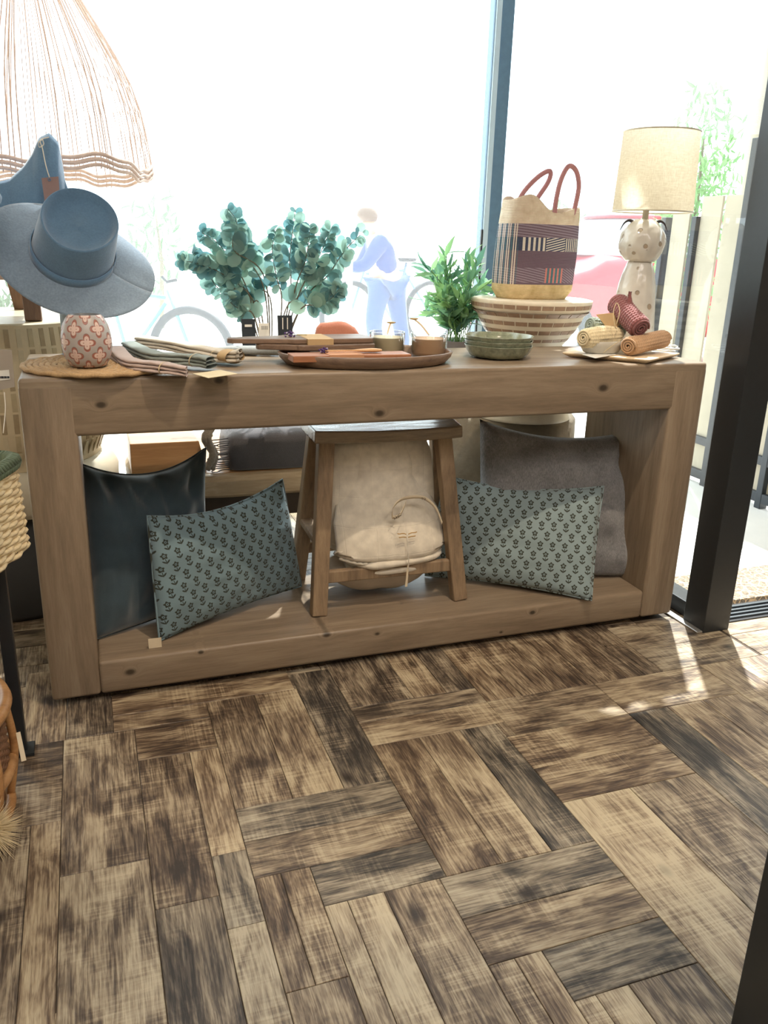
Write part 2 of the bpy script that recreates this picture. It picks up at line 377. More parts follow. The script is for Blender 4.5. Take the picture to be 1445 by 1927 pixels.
# ---- posts, bay glass, threshold
mb = MB().box(1.835, 1.93, -.113, -.02, 0, ZC); struct(mb.build('trim_1', black_m, smooth=False, bevel=.002))
aa, bb = at(935, 60, YG), at(978, 60, YG)
box_struct('trim_2', 1.745, 1.828, YG-.004, YG+.05, 0, ZC, steel_m, bevel=.002)
near = at(1440, 1615, -1.23)
box_struct('trim_3', near.x+.0, near.x+.12, -1.33, -1.23, 0, ZC, black_m, bevel=.002)
def make_glass(nm, HZ, RF):
  t = NT(nm); out = t.t.nodes['Material Output']
  tr = t.n('ShaderNodeBsdfTransparent'); tr.inputs[0].default_value = (.97, .99, .99, 1)
  tl = t.n('ShaderNodeBsdfTranslucent'); tl.inputs[0].default_value = (1, 1, 1, 1)
  gl = t.n('ShaderNodeBsdfGlossy'); gl.inputs['Roughness'].default_value = .02
  m1 = t.n('ShaderNodeMixShader'); m1.inputs[0].default_value = HZ; t.L(tr.outputs[0], m1.inputs[1]); t.L(tl.outputs[0], m1.inputs[2])
  fr = t.n('ShaderNodeFresnel'); fr.inputs[0].default_value = 1.45
  m2 = t.n('ShaderNodeMixShader'); t.L(t.M('MULTIPLY', fr.outputs[0], RF), m2.inputs[0]); t.L(m1.outputs[0], m2.inputs[1]); t.L(gl.outputs[0], m2.inputs[2]); t.L(m2.outputs[0], out.inputs[0])
  return t.m
glass_m = make_glass('hazy_window_glass', .05, .4); glass2_m = make_glass('side_window_glass', .006, .10)  # translucent share lays a white glare veil into the front pane
box_w = MB().box(XL, 1.745, YG, YG+.008, .06, ZC).build('window_1', glass_m, smooth=False); struct(box_w)
mb = MB().box(XL, 1.745, YG-.03, YG+.04, 0, .06); mb.build('window_frame', black_m, box_w, smooth=False)
xe = at(903, 450, YG).x
MB().box(xe, xe+.006, YG-.012, YG-.001, .06, 1.16).build('glazing_bead', black_m, box_w, smooth=False)
MB().box(xe+.008, xe+.030, YG-.012, YG-.001, .06, 2.3).build('glazing_bead', plain('pale_blue_metal', S(190, 214, 230), .4, .03, 30, .03), box_w, smooth=False)
sg = MB().add([(1.905, -.02, .05), (1.829, YG, .05), (1.829, YG, ZC), (1.905, -.02, ZC), (1.913, -.02, .05), (1.837, YG, .05), (1.837, YG, ZC), (1.913, -.02, ZC)],
              [(0, 1, 2, 3), (7, 6, 5, 4), (0, 4, 5, 1), (2, 6, 7, 3), (1, 5, 6, 2), (0, 3, 7, 4)]).build('window_2', glass2_m, smooth=False); struct(sg)
MB().box(1.86, 1.93, -.02, YG, 0, .05).build('window_frame', black_m, sg, smooth=False, bevel=.003)
alu = plain('brushed_aluminium', S(190, 188, 184), .35, .05, 50, .05, spec=.6, Metallic=.8)
struct(MB().box(1.815, 1.838, -.11, .6, .0005, .006).build('trim_4', alu, smooth=False, bevel=.002))
th = struct(MB().box(1.93, 4.1, -.075, .03, -.003, .004).build('trim_5', black_m, smooth=False))
for k in range(4): MB().box(1.931, 4.1, -.062+k*.022, -.053+k*.022, .004, .010).build('track_rail', plain('track_metal', S(96, 104, 110), .35, .05, 50, .05, Metallic=.6), th, smooth=False, bevel=.001)

# ---- outside
can = MB().box(1.96, 7, -.05, .88, 2.62, 2.70).build('added_canopy', black_m, smooth=False); struct(can)  # unseen canopy, added to keep the sun off the shop floor
struct(MB().box(1.88, 1.99, -.02, YG+.06, 2.45, ZC).build('wall_front', dark_m, smooth=False))  # header added above the side glass to cut off high sun
struct(MB().box(1.93, 4.2, -.09, .0, 2.45, ZC).build('wall_front', dark_m, smooth=False))
pave = plain('pale_paving', S(222, 220, 214), .9, .04, 5, .1)
struct(MB().box(-14, 16, YG+.04, 26, -.06, -.012).build('ground_1', pave, smooth=False))
struct(MB().box(1.93, 16, .0, YG+.04, -.06, -.012).build('ground_2', pave, smooth=False))
# doormat with curling relief
t = NT('coir_doormat', .95, .1); v = t.coords(scale=(1, 1, 1)); f = t.noise(v, 160, 3, .7); w = t.n('ShaderNodeTexVoronoi', feature='DISTANCE_TO_EDGE'); 
t.L(t.coords(scale=(7, 7, 7)), w.inputs['Vector']); s_ = t.smooth(w.outputs['Distance'], .02, .10)
t.col(t.mix(s_, S(226, 196, 158), t.ramp(f, [(.3, S(96, 86, 76)), (.7, S(172, 160, 142))]))); t.bump(f, 1, .006)
tag(MB().box(1.955, 3.1, .045, .272, -.012, .010).build('doormat', t.m, smooth=False, bevel=.003), 'brown bristle doormat with curling pale lines outside the doorway', 'doormat')
# neighbouring shopfront: black frame with beige panels, standing off at the right
X3 = 3.0
fr_m = plain('black_frame_metal', S(52, 58, 64), .5, .08, 40, .05)
scr = thing('screen_frame', 'black metal framed screen with beige panels outside the side window', 'screen', (X3, 1.2, 0))
beige = plain('beige_render', S(176, 168, 150), .9, .08, 7, .2)
for (z0, z1) in ((.015, .06), (.185, .225)): MB().box(X3-.02, X3+.02, .12, 1.845, z0, z1).build('rail', fr_m, scr, smooth=False, bevel=.003)
for y, zt_u in ((.14, 1.3), (.90, 1.3), (1.27, 1.58), (1.60, 1.26), (1.83, 1.26)): MB().box(X3-.022, X3+.022, y-.018, y+.018, -.012, zt_u).build('upright', fr_m, scr, smooth=False, bevel=.003)
for (y0, y1) in ((.16, .88), (.92, 1.25), (1.29, 1.42), (1.44, 1.58), (1.66, 1.79)): MB().box(X3+.0, X3+.012, y0, y1, .06, 1.35).build('panel', beige, scr, smooth=False, bevel=.002)
for (x, y, r, z, lab) in ((3.35, 1.62, .075, 1.30, 'slim beige round column seen just right of the lampshade'), (3.55, 1.40, .10, 1.62, 'thick beige round column beside the black door post')):
    mb = MB().lathe([(r, -.012), (r, .1), (r*.97, .13), (r*.95, z+.9), (r*1.0, z+.93)], 28, (x, y, 0), cap1=True)
    tag(mb.build('round_column', beige, auto=.7), lab, 'column')
# ================================================================== CONSOLE TABLE
L, D, HT, TV, TB, TS = 1.8017, .41, .80, .131, .108, .112
knT = [(at(190, 762, 0).x-.9, at(190, 762, 0).z, .011), (at(1135, 730, 0).x-.9, at(1135, 730, 0).z, .014), (at(412, 722, 0).x-.9, .785, .010), (at(714, 778, 0).x-.9, at(714, 778, 0).z, .012)]
knB = [(at(x, y, 0).x-.9, at(x, y, 0).z, r) for x, y, r in ((245, 1265, .012), (378, 1228, .007), (615, 1195, .010), (710, 1193, .006), (1002, 1153, .009), (943, 1190, .005))]
oak = (S(108, 93, 77), S(134, 117, 98), S(155, 139, 119))
tw = wood('pale_oak_along', *oak, axis=0, sc=7, knots=[(x, z, r) for x, z, r in knT+knB], rnd=0, rough=.36)
tz = wood('pale_oak_upright', *oak, axis=2, sc=7, rnd=2, rough=.5)
con = thing('console_table', 'long pale oak open-box console table in front of the window', 'console table', (.9, .2, 0))
def slab(name, x0, x1, y0, y1, z0, z1, m, axis):
    n = 26; mb = MB()
    mb.box(x0, x1, y0, y1, z0, z1)
    o = mb.build(name, m, con, smooth=True, bevel=.009, seg=3); return o
slab('tabletop', TS*.0+.0, L, 0, D, HT-TV, HT, tw, 0)
for x0, x1 in ((-.0005, TS), (L-TS, L+.0005)): slab('side_panel', x0, x1, -.0006, D+.0006, .02, HT-.014, tz, 2)
slab('bottom_shelf', TS-.001, L-TS+.001, .0008, D-.001, .02, TB, tw, 0)
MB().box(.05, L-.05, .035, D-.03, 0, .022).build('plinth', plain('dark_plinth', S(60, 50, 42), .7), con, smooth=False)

# ================================================================== PILLOWS
def pillow(name, label, corners, thick, mat, seed=0, sag=(.03, .03, .02, .02), wr=.006, nu=44, piping=None, ptop=None, wscale=9, push=0, group=None, topw=0):
    """corners: TL,TR,BR,BL in world space"""
    TL, TR, BR, BL = [Vector(c) for c in corners]
    cx = (TL+TR+BR+BL)/4; ex = ((TR+BR)-(TL+BL)).normalized(); n0 = ex.cross(((TL+TR)-(BL+BR)).normalized()); n0.normalize(); ez = n0.cross(ex)
    if n0.y > 0: n0 = -n0      # n0 faces the camera
    root = thing(name, label, 'pillow', BL*.5+BR*.5, group)
    st, sb, sl, sr = sag
    def base(u, v):   # v 0 bottom, 1 top
        p = (BL*(1-u)+BR*u)*(1-v) + (TL*(1-u)+TR*u)*v
        w = (4*u*(1-u)); h = 4*v*(1-v)
        p = p + ez*(-st*w*v**2 + sb*w*(1-v)**2) + ex*(sl*h*(1-u)**2 - sr*h*u**2)
        return p
    vs = []; fs = []; nv = nu
    def side(sg):
        out = []
        for j in range(nv+1):
            for i in range(nu+1):
                u, v = i/nu, j/nv; p = base(u, v)
                e = (max(0, 1-(2*u-1)**2)**.42)*(max(0, 1-(2*v-1)**2)**.42)
                t_ = thick/2*e
                q = p*1.0
                edge = min(u, 1-u, v, 1-v)
                wv = noise.noise(Vector((u*wscale*.6, v*wscale, seed+sg*3)))*wr + noise.noise(Vector((u*wscale*2, v*wscale*1.2, seed+5)))*wr*.5
                fold = math.exp(-((v-.93)/.12)**2)*math.sin(u*17+seed+3*noise.noise(Vector((u*3, v*2, seed))))*wr*1.3
                fold += math.exp(-((min(u, 1-u))/.14)**2)*math.sin(v*15+seed*2)*wr*.8
                if topw:
                    ph = 20*(u-.5)*(1.6-v)+5*v+2.6*noise.noise(Vector((u*4, v*4, seed)))
                    fold += topw*math.exp(-((1-v)/.20)**2)*(1-abs(math.sin(ph)))*-1.0 + topw*.5*math.exp(-((1-v)/.30)**2)*math.sin(31*u+12*v+seed)
                k = min(1, edge*9)
                q = q + n0*sg*(t_+(wv+fold)*k) 
                out.append(q)
        return out
    A = side(1); B = side(-1); w = nu+1; m = len(A)
    fs += [(j*w+i, j*w+i+1, (j+1)*w+i+1, (j+1)*w+i) for j in range(nv) for i in range(nu)]
    fs += [tuple(k+m for k in f[::-1]) for f in fs]
    mb = MB().add(A+B, fs)
    # build in pillow-local frame so the print lies in its plane
    Mx = Matrix((ex, ez, -n0 if False else n0)).transposed()
    org = parent_world(root)
    loc = [Mx.transposed() @ (Vector(v)-org) for v in mb.v]; mb.v = [tuple(v) for v in loc]
    me = mb.mesh('cover', mat)
    bm = bmesh.new(); bm.from_mesh(me); bmesh.ops.remove_doubles(bm, verts=bm.verts, dist=.0004); bmesh.ops.recalc_face_normals(bm, faces=bm.faces); bm.to_mesh(me); bm.free()
    M4 = Mx.to_4x4()
    o = inst(me, 'cover', root, M4)
    if piping:
        pts = [base(i/30, 1) for i in range(31)]+[base(1, 1-i/24) for i in range(1, 25)]+[base(1-i/30, 0) for i in range(1, 31)]+[base(0, i/24) for i in range(1, 24)]
        MB().tube(pts, .0028, 6, closed=True).build('seam', piping, root)
    return root, base, n0
velvet = fabric('dark_teal_velvet', S(56, 70, 78), .85, 500, .12, .7, .15)
t = NT('grey_boucle_wool', .95, .1); t.b.inputs['Sheen Weight'].default_value = .5
v = t.coords(); w1 = t.noise(t.coords(scale=(1, .25, 1)), 420, 2, .7); w2 = t.noise(v, 60, 3, .6)
t.col(t.ramp(t.M('ADD', t.M('MULTIPLY', w1, .7), t.M('MULTIPLY', w2, .3)), [(.3, S(92, 92, 94)), (.7, S(146, 144, 144))])); t.bump(w1, .9, .003); knit = t.m
# block-printed flower cloth
def print_mat(name, base, ink, angle, cell=(.036, .030)):
    t = NT(name, .9, .1); t.b.inputs['Sheen Weight'].default_value = .2
    v = t.coords(rot=(0, 0, angle)); X = t.sep(v)
    fy = t.M('DIVIDE', X[1], cell[1]); row = t.M('FLOOR', fy)
    fx = t.M('ADD', t.M('DIVIDE', X[0], cell[0]), t.M('MULTIPLY', t.M('MODULO', t.M('ABSOLUTE', row), 2), .5))
    u = t.M('MULTIPLY', t.M('SUBTRACT', t.M('FRACT', fx), .5), cell[0]*760)   # in millimetres
    w = t.M('MULTIPLY', t.M('SUBTRACT', t.M('FRACT', fy), .5), cell[1]*760)
    def ell(cx, cy, rx, ry, rot=0):
        du = t.M('SUBTRACT', u, cx); dw = t.M('SUBTRACT', w, cy); c, s = math.cos(rot), math.sin(rot)
        a = t.M('DIVIDE', t.M('ADD', t.M('MULTIPLY', du, c), t.M('MULTIPLY', dw, s)), rx)
        b = t.M('DIVIDE', t.M('SUBTRACT', t.M('MULTIPLY', dw, c), t.M('MULTIPLY', du, s)), ry)
        return t.M('SQRT', t.M('ADD', t.M('MULTIPLY', a, a), t.M('MULTIPLY', b, b)))
    def on(d, k=.12):
        return t.M('SUBTRACT', 1, t.smooth(d, 1-k, 1+k))
    ang = t.M('ARCTAN2', u, t.M('SUBTRACT', w, 4.5))
    head = t.M('DIVIDE', ell(0, 4.5, 1, 1), t.M('ADD', 5.6, t.M('MULTIPLY', t.M('COSINE', t.M('MULTIPLY', ang, 5)), 1.1)))
    m = t.M('MULTIPLY', on(head), t.M('SUBTRACT', 1, t.M('MULTIPLY', on(ell(0.2, 4.8, 2.5, 2.5)), on(t.M('DIVIDE', ell(0, 4.8, 2.6, 2.6), 1)))))
    m = t.M('ADD', m, on(ell(0.2, 4.8, 1.1, 1.1)))
    m = t.M('MAXIMUM', m, on(ell(0, -6, .75, 6)))
    m = t.M('MAXIMUM', m, on(ell(-3.4, -7, 1.5, 4.3, .85))); m = t.M('MAXIMUM', m, on(ell(3.4, -7, 1.5, 4.3, -.85)))
    m = t.M('MINIMUM', m, 1)
    g = t.noise(t.coords(), 900, 1); f = t.noise(t.coords(), 10, 3)
    bc = t.ramp(t.M('ADD', t.M('MULTIPLY', g, .5), t.M('MULTIPLY', f, .5)), [(.3, tuple(x*.86 for x in base[:3])), (.7, base)])
    t.col(t.mix(m, bc, ink)); t.bump(g, .3, .001); return t.m
pm1 = print_mat('printed_cotton_teal', S(122, 144, 152), S(58, 62, 56), -.20)
pm2 = print_mat('printed_cotton_sage', S(140, 156, 158), S(60, 62, 54), -.02)
zt = lambda x, y, Y: at(x, y, Y)
pillow('velvet_pillow', 'plain dark teal velvet pillow leaning at the left end of the shelf',
       (zt(150, 872, .27), zt(387, 842, .31), atz(402, 1125, .115), atz(180, 1203, .112)), .13, velvet, 1, (.050, .0, .0, .015), .016, piping=velvet, wscale=6, topw=.014)
r1, b1, n1 = pillow('printed_pillow', 'blue-grey flower-printed lumbar pillow leaning on the dark velvet one', (zt(277, 971, .12), zt(531, 902, .30), atz(567, 1103, .112), atz(300, 1206, .112)), .10, pm1, 2, (.035, .012, .0, .0), .005, piping=pm1)
r2, b2, n2 = pillow('printed_pillow', 'sage flower-printed lumbar pillow leaning on the grey woolly one', (zt(838, 895, .30), zt(1136, 915, .13), atz(1113, 1130, .112), atz(800, 1083, .112)), .11, pm2, 4, (.025, .012, .0, .005), .005, piping=pm2)
pillow('wool_pillow', 'thick grey woolly pillow at the right end of the shelf', (zt(903, 789, .30), zt(1197, 808, .25), atz(1188, 1084, .112), atz(905, 1080, .112)), .15, knit, 6, (.040, .0, -.0, .02), .016, wscale=6, topw=.012)
cl = plain('cream_paper', S(216, 200, 172), .8, .04, 30, .05)
g1 = atz(300, 1203, .125)
MB().box(g1.x-.028, g1.x+.004, g1.y-.012, g1.y-.0105, .1085, .135, None).build('care_label', cl, r1, smooth=False)
g2 = b2(.12, .0)
MB().box(g2.x+.02, g2.x+.05, g2.y-.045, g2.y-.018, .1085, .1095).build('care_label', cl, r2, smooth=False)

# ================================================================== STOOL ON SHELF
sw = wood('weathered_elm', S(104, 92, 78), S(140, 122, 100), S(170, 152, 126), axis=0, sc=9, rough=.2, bump=.5, spec=.8)
swz = wood('weathered_elm_upright', S(98, 82, 66), S(136, 114, 90), S(162, 140, 112), axis=2, sc=9, rough=.6, bump=.5)
stool = thing('wooden_stool', 'small weathered wooden stool standing on the console shelf', 'stool', (.92, .22, TB))
sq = [Vector((.700, .335, 0)), Vector((.692, .145, 0)), Vector((1.108, .128, 0)), Vector((1.140, .315, 0))]   # BL FL FR BR
ztop = .622
def seatf(u, v):
    p = (sq[1]*(1-u)+sq[2]*u)*(1-v)+(sq[0]*(1-u)+sq[3]*u)*v
    p.z = ztop - .006*(4*u*(1-u)) + .0015*noise.noise(Vector((u*5, v*40, 3))); return p
mb = MB().grid(seatf, 36, 16, .034)
mb.build('seat', sw, stool, bevel=.004, auto=.9)
legs = {}
feet = {'FL': (atz(599, 1157, TB), (.727, .170, .59)), 'FR': (atz(863, 1127, TB), (1.065, .165, .59)), 'BL': (Vector((.70, .385, TB)), (.735, .30, .59)), 'BR': (Vector((1.17, .375, TB)), (1.10, .285, .59))}
for k, (a, b) in feet.items():
    MB().bar(a, b, .043, .036, .044, .036).build('leg', swz, stool, smooth=False, bevel=.004); legs[k] = (Vector(a), Vector(b))
def onleg(k, z):
    a, b = legs[k]; return a+(b-a)*((z-a.z)/(b.z-a.z))
for a, b, z in (('FL', 'BL', .31), ('FR', 'BR', .31), ('FL', 'FR', .215), ('BL', 'BR', .215)):
    MB().bar(onleg(a, z), onleg(b, z), .020, .036, side=(0, 0, 1) if a[0] != b[0] else (0, 1, 0)).build('rung', swz, stool, smooth=False, bevel=.004)

# ================================================================== FOLDED QUILT under the stool
t = NT('cream_muslin', .9, .1); t.b.inputs['Sheen Weight'].default_value = .3
v = t.coords(); X = t.sep(v); f = t.noise(v, 40, 3); g = t.noise(v, 700, 1)
def seam(sock, per, off, wd): 
    d = t.M('ABSOLUTE', t.M('SUBTRACT', t.M('FRACT', t.M('ADD', t.M('DIVIDE', sock, per), off)), .5)); return t.smooth(d, 0, wd)
sm = t.M('MINIMUM', seam(X[0], .085, .2, .02), seam(X[2], .075, .35, .018))
t.col(t.ramp(f, [(.3, S(204, 194, 178)), (.7, S(224, 214, 196))]))
t.bump(t.M('ADD', t.M('MULTIPLY', sm, .4), t.M('MULTIPLY', g, .2)), .5, .0025); muslin = t.m
q = thing('folded_quilt', 'cream muslin quilt folded and tucked between the stool legs', 'quilt', (.92, .22, TB))
MB().loft([(.225, .915, .275, .10, .05, 3), (.235, .915, .275, .155, .075, 3), (.30, .915, .275, .175, .082, 3.2), (.40, .91, .275, .178, .082, 3.4), (.50, .905, .27, .168, .078, 3.4), (.565, .90, .265, .155, .07, 3), (.580, .90, .265, .10, .05, 3)], 64, noi=.010, nscale=14).build('folded_body', muslin, q, sub=1)
# front panel of cloth, falling from under the seat and bulging at the fold
prof = [(.586, .205), (.54, .185), (.48, .175), (.44, .170), (.40, .155), (.355, .128), (.31, .105), (.272, .094), (.252, .100), (.246, .125)]
pc = bez([(0, y, z) for z, y in prof], 5)
def flap(u, v):
    i = min(int(v*(len(pc)-1)), len(pc)-2); fr_ = v*(len(pc)-1)-i; p = pc[i]*(1-fr_)+pc[i+1]*fr_
    hw = .118+.045*min(1, max(0, (.47-p.z)/.12)); cxx = .905+.012*min(1, max(0, (.47-p.z)/.1))
    a = (u-.5)*2; x = cxx+hw*a
    y = p.y+.055*abs(a)**3.2 + .006*noise.noise(Vector((x*12, p.z*16, 1)))+.003*noise.noise(Vector((x*40, p.z*30, 4)))
    return (x, y, p.z + (.012*abs(a)**3 if v > .8 else 0))
MB().grid(flap, 50, 44, -.010).build('front_fold', muslin, q)
# scalloped hem cord along the lower edge
hem = [Vector(flap(.03+.94*i/60, .93))+Vector((0, -.003, -.004+.0015*math.sin(i*2.1))) for i in range(61)]
MB().tube(hem, [.0042+.0012*math.sin(i*2.1) for i in range(61)], 8).build('hem', muslin, q)
# corner of the second layer and the layers below
MB().loft([(.222, .93, .19, .09, .05, 3), (.228, .93, .185, .14, .085, 3), (.240, .93, .185, .148, .092, 3), (.252, .93, .185, .145, .09, 3), (.258, .93, .185, .11, .06, 3)], 64, noi=.008, nscale=16, seed=4).build('lower_fold', muslin, q, sub=1)
MB().loft([(.2, .93, .2, .07, .05, 2.6), (.206, .93, .195, .128, .082, 3), (.215, .93, .195, .138, .09, 3), (.226, .93, .195, .132, .086, 3), (.23, .93, .195, .09, .06, 3)], 64, noi=.008, nscale=15, seed=9).build('lower_fold', muslin, q, sub=1)
MB().loft([(.116, .92, .25, .04, .03, 2.2), (.122, .92, .25, .09, .055, 2.4), (.145, .915, .25, .135, .08, 2.6), (.175, .91, .245, .155, .088, 2.8), (.20, .91, .24, .16, .09, 3), (.215, .91, .24, .12, .07, 3)], 64, noi=.010, nscale=12, seed=12).build('hanging_bulge', plain('greyish_muslin', S(196, 184, 168), .9, .05, 40, .3), q, sub=1)
# woven name tape, curled, with lettering, and the gold stitched emblem
tape = plain('cotton_tape', S(214, 198, 172), .9, .04, 60, .2); ink = plain('dark_ink', S(58, 50, 44), .8, .0, 10, 0)
def ribbon(name, pts, w, m, par, axis=(0, 0, 1), th=.0008):
    P = bez(pts, 8); ax = Vector(axis)
    return MB().grid(lambda u, v: P[min(int(round(u*(len(P)-1))), len(P)-1)]+ax*w*(v-.5), len(P)-1, 2, th).build(name, m, par)
tp = [at(738, 972, .112), at(740, 955, .088), at(755, 940, .10), at(780, 935, .118), at(800, 938, .120), at(820, 956, .118), at(832, 985, .116)]
ribbon('name_tape', [tp[0]+Vector((.012, -.006, 0)), tp[0], tp[1], tp[2], tp[3], tp[4], tp[5], tp[6]], .010, tape, q, (.1, -.2, 1))
ribbon('name_tape', [at(742, 974, .094), at(752, 970, .088), at(760, 955, .094), at(764, 944, .108)], .010, tape, q, (0, -.2, 1))
qw = Vector(q['_w'])
def place_text(txt, px, py, Y, size, m, par, roll=0, tilt=0, yaw=0):
    p = at(px, py, Y)-parent_world(par)
    return text_mesh(txt, 'lettering', size, m, par, Matrix.Translation(p) @ Matrix.Rotation(yaw, 4, 'Z') @ Matrix.Rotation(PI/2+tilt, 4, 'X') @ Matrix.Rotation(roll, 4, 'Z'))
place_text('I-HC', 748, 972, .084, .012, ink, q, .5)
place_text('TO', 797, 939, .112, .010, ink, q, -.1)
gold = plain('gold_thread', S(176, 138, 78), .6, .1, 60, .1)
for sgn in (-1, 1):
    for k in range(2):
        c0 = at(767+sgn*2, 1006+k*6, .086); pts = [c0+Vector((sgn*x, 0, z*(1-.3*k)))*1 for x, z in ((0, 0), (.009, .003), (.020, .0025), (.026 if k == 0 else .02, .0045))]
        ps = []
        for p in pts: ps.append(Vector((p.x, .089+.055*abs((p.x-.917)/.163)**3.2, p.z)))
        MB().tube(bez(ps, 4), .0013, 6).build('stitched_emblem', gold, q)
cordm = plain('white_cord', S(222, 214, 200), .8, .03, 60, .1)
cp = [at(767, 1012, .086), at(768, 1040, .082), at(769, 1060, .085), at(768, 1070, .088)]
MB().tube(bez(cp, 5), .0012, 6).build('tag_cord', cordm, q)
a, b = at(768, 1062, .088), at(764, 1104, .092)
MB().bar(a, b, .004, .001, .0075, .001).build('hang_tag', cl, q, smooth=False)
# ================================================================== ON THE TABLE
# ---- jute placemat: spiral braid
jute = fabric('jute_braid', S(176, 146, 108), .95, 260, .3, .1, .8)
MX, MY, MR = .170, .150, .172
mat_ = thing('jute_placemat', 'round braided jute placemat under the patterned pot', 'placemat', (MX, MY, HT))
for k in range(13):
    r = MR*(k+.6)/13
    pts = [(MX+r*math.cos(a), MY+r*math.sin(a), HT+.006+.0012*math.sin(a*r*420)) for a in [2*PI*i/90 for i in range(90)]]
    MB().tube(pts, .0072, 6, closed=True, flat=.75).build('braid_ring', jute, mat_)
# ---- patterned pot
t = NT('patterned_ceramic', .35, .5)
v = t.coords(); X = t.sep(v)
ang = t.M('ARCTAN2', X[1], X[0]); U = t.M('MULTIPLY', ang, 12/(2*PI)); V = t.M('DIVIDE', X[2], .029)
A_ = t.M('ADD', U, V); B_ = t.M('SUBTRACT', U, V)
# staggered cells: rotate the lattice by 45 degrees
a2 = t.M('SUBTRACT', t.M('FRACT', t.M('MULTIPLY', A_, .5)), .5); b2_ = t.M('SUBTRACT', t.M('FRACT', t.M('MULTIPLY', B_, .5)), .5)
px_ = t.M('ADD', a2, b2_); py_ = t.M('SUBTRACT', a2, b2_)
r_ = t.M('SQRT', t.M('ADD', t.M('MULTIPLY', px_, px_), t.M('MULTIPLY', py_, py_))); th_ = t.M('ARCTAN2', py_, px_)
lob = t.M('ADD', .25, t.M('MULTIPLY', t.M('ABSOLUTE', t.M('COSINE', t.M('MULTIPLY', th_, 2))), .30))
d_ = t.M('DIVIDE', r_, lob)
pet = t.M('SUBTRACT', 1, t.smooth(d_, .86, .95)); outl = t.M('SUBTRACT', 1, t.smooth(d_, 1.18, 1.28))
# eye in each petal
ex_ = t.M('SUBTRACT', t.M('ABSOLUTE', t.M('MULTIPLY', t.M('COSINE', t.M('MULTIPLY', th_, 2)), r_)), .24); gx = t.M('MULTIPLY', t.M('SINE', t.M('MULTIPLY', th_, 2)), r_)
eye = t.M('SUBTRACT', 1, t.smooth(t.M('SQRT', t.M('ADD', t.M('MULTIPLY', ex_, ex_), t.M('MULTIPLY', gx, gx))), .04, .07))
cross = t.M('MULTIPLY', t.M('SUBTRACT', 1, t.smooth(t.M('ABSOLUTE', gx), .0, .05)), 0)
body = S(172, 164, 160)
c = t.mix(outl, body, S(160, 104, 92)); c = t.mix(pet, c, S(216, 190, 180)); c = t.mix(eye, c, S(150, 104, 92))  # pattern colours greyed to carry the shade on the pot
t.col(c); t.bump(t.M('SUBTRACT', pet, t.M('MULTIPLY', outl, .6)), .6, .003); patt = t.m
PX, PY = .146, .085
pot = thing('patterned_pot', 'small round ceramic pot with pink quatrefoil flowers', 'pot', (PX, PY, HT+.012))
prof = [(0, 0), (.030, 0), (.040, .004), (.049, .020), (.0545, .045), (.054, .070), (.049, .092), (.041, .108), (.035, .114), (.033, .115)]
MB().lathe(prof, 64, (PX, PY, HT+.012)).build('body', patt, pot)
MB().lathe([(.033, .115), (.0305, .114), (.030, .100), (.040, .08), (.044, .04), (.02, .015), (0, .012)], 40, (PX, PY, HT+.012)).build('lining', plain('grey_glaze', S(110, 114, 118), .3, .05, 20, .05), pot)
# ---- linen napkins in rolls with paper bands
def napkin(label, pts, w, h, c, seed, band=None, bandc=None, strings=()):
    m = fabric('linen_'+str(seed), c, .95, 600, .12, .2, .4)
    P = bez(pts, 10); n = len(P)
    root = thing('folded_napkin', label, 'napkin', P[0], 'linen napkins beside the placemat')
    for layer in range(3):
        def fn(u, v, layer=layer):
            k = u*(n-1); i = min(int(k), n-2); p = P[i]*(1-(k-i))+P[i+1]*(k-i); t_ = (P[min(i+1, n-1)]-P[max(i-1, 0)]).normalized(); s_ = Vector((-t_.y, t_.x, 0)).normalized()
            a = 2*PI*v; hw = w*(1-.12*layer)*(1+.12*noise.noise(Vector((u*4, layer, seed)))); hh = h/3*.55
            x = math.copysign(abs(math.cos(a))**.6, math.cos(a))*hw; z = math.copysign(abs(math.sin(a))**.8, math.sin(a))*hh
            return p+s_*(x+.004*math.sin(u*9+layer))+Vector((0, 0, h*(layer+.5)/3+z+.0035*math.sin(u*7+seed)+.002*noise.noise(Vector((u*9, v*3, seed+layer)))))
        MB().grid(fn, 50, 20).build('fold', m, root)
    def ring(u, k=1.12, col=None, wd=.02, name='paper_band'):
        i = int(u*(n-1)); p = P[i]; t_ = (P[min(i+1, n-1)]-P[max(i-1, 0)]).normalized(); s_ = Vector((-t_.y, t_.x, 0)).normalized()
        f = lambda a, b: p+t_*(a-.5)*wd+s_*math.cos(2*PI*b)*w*k*1.03+Vector((0, 0, h*.5+h*.5*k*math.sin(2*PI*b)*1.05+.003*math.sin(u*7+seed)))
        MB().grid(f, 3, 28).build(name, col, root)
    if band: ring(band, 1.12, bandc, .03)
    for u in strings: ring(u, 1.2, plain('jute_string', S(196, 176, 138), .9, .1, 100, .3), .0022, 'string')
    return root
kraft = plain('kraft_paper', S(186, 158, 118), .8, .05, 40, .08)
napkin('pale linen napkin roll lying farthest back with a kraft band', [atz(262, 655, HT+.012)+Vector((0, 0, 0)), atz(350, 664, HT+.012), atz(430, 680, HT+.01), atz(452, 682, HT+.01)], .028, .028, S(198, 188, 172), 1, .72, kraft, (.6,))
napkin('grey-green linen napkin roll lying in the middle of the three', [atz(240, 664, HT+.01), atz(290, 678, HT+.008), atz(350, 688, HT+.008), atz(398, 694, HT+.006)], .026, .026, S(128, 136, 130), 2, None, None, (.8,))
napkin('taupe-pink linen napkin roll lying nearest the table edge', [atz(216, 668, HT+.012), atz(250, 690, HT+.008), atz(300, 703, HT+.006), atz(352, 706, HT+.004)], .024, .022, S(176, 156, 148), 3, None, None, (.75,))
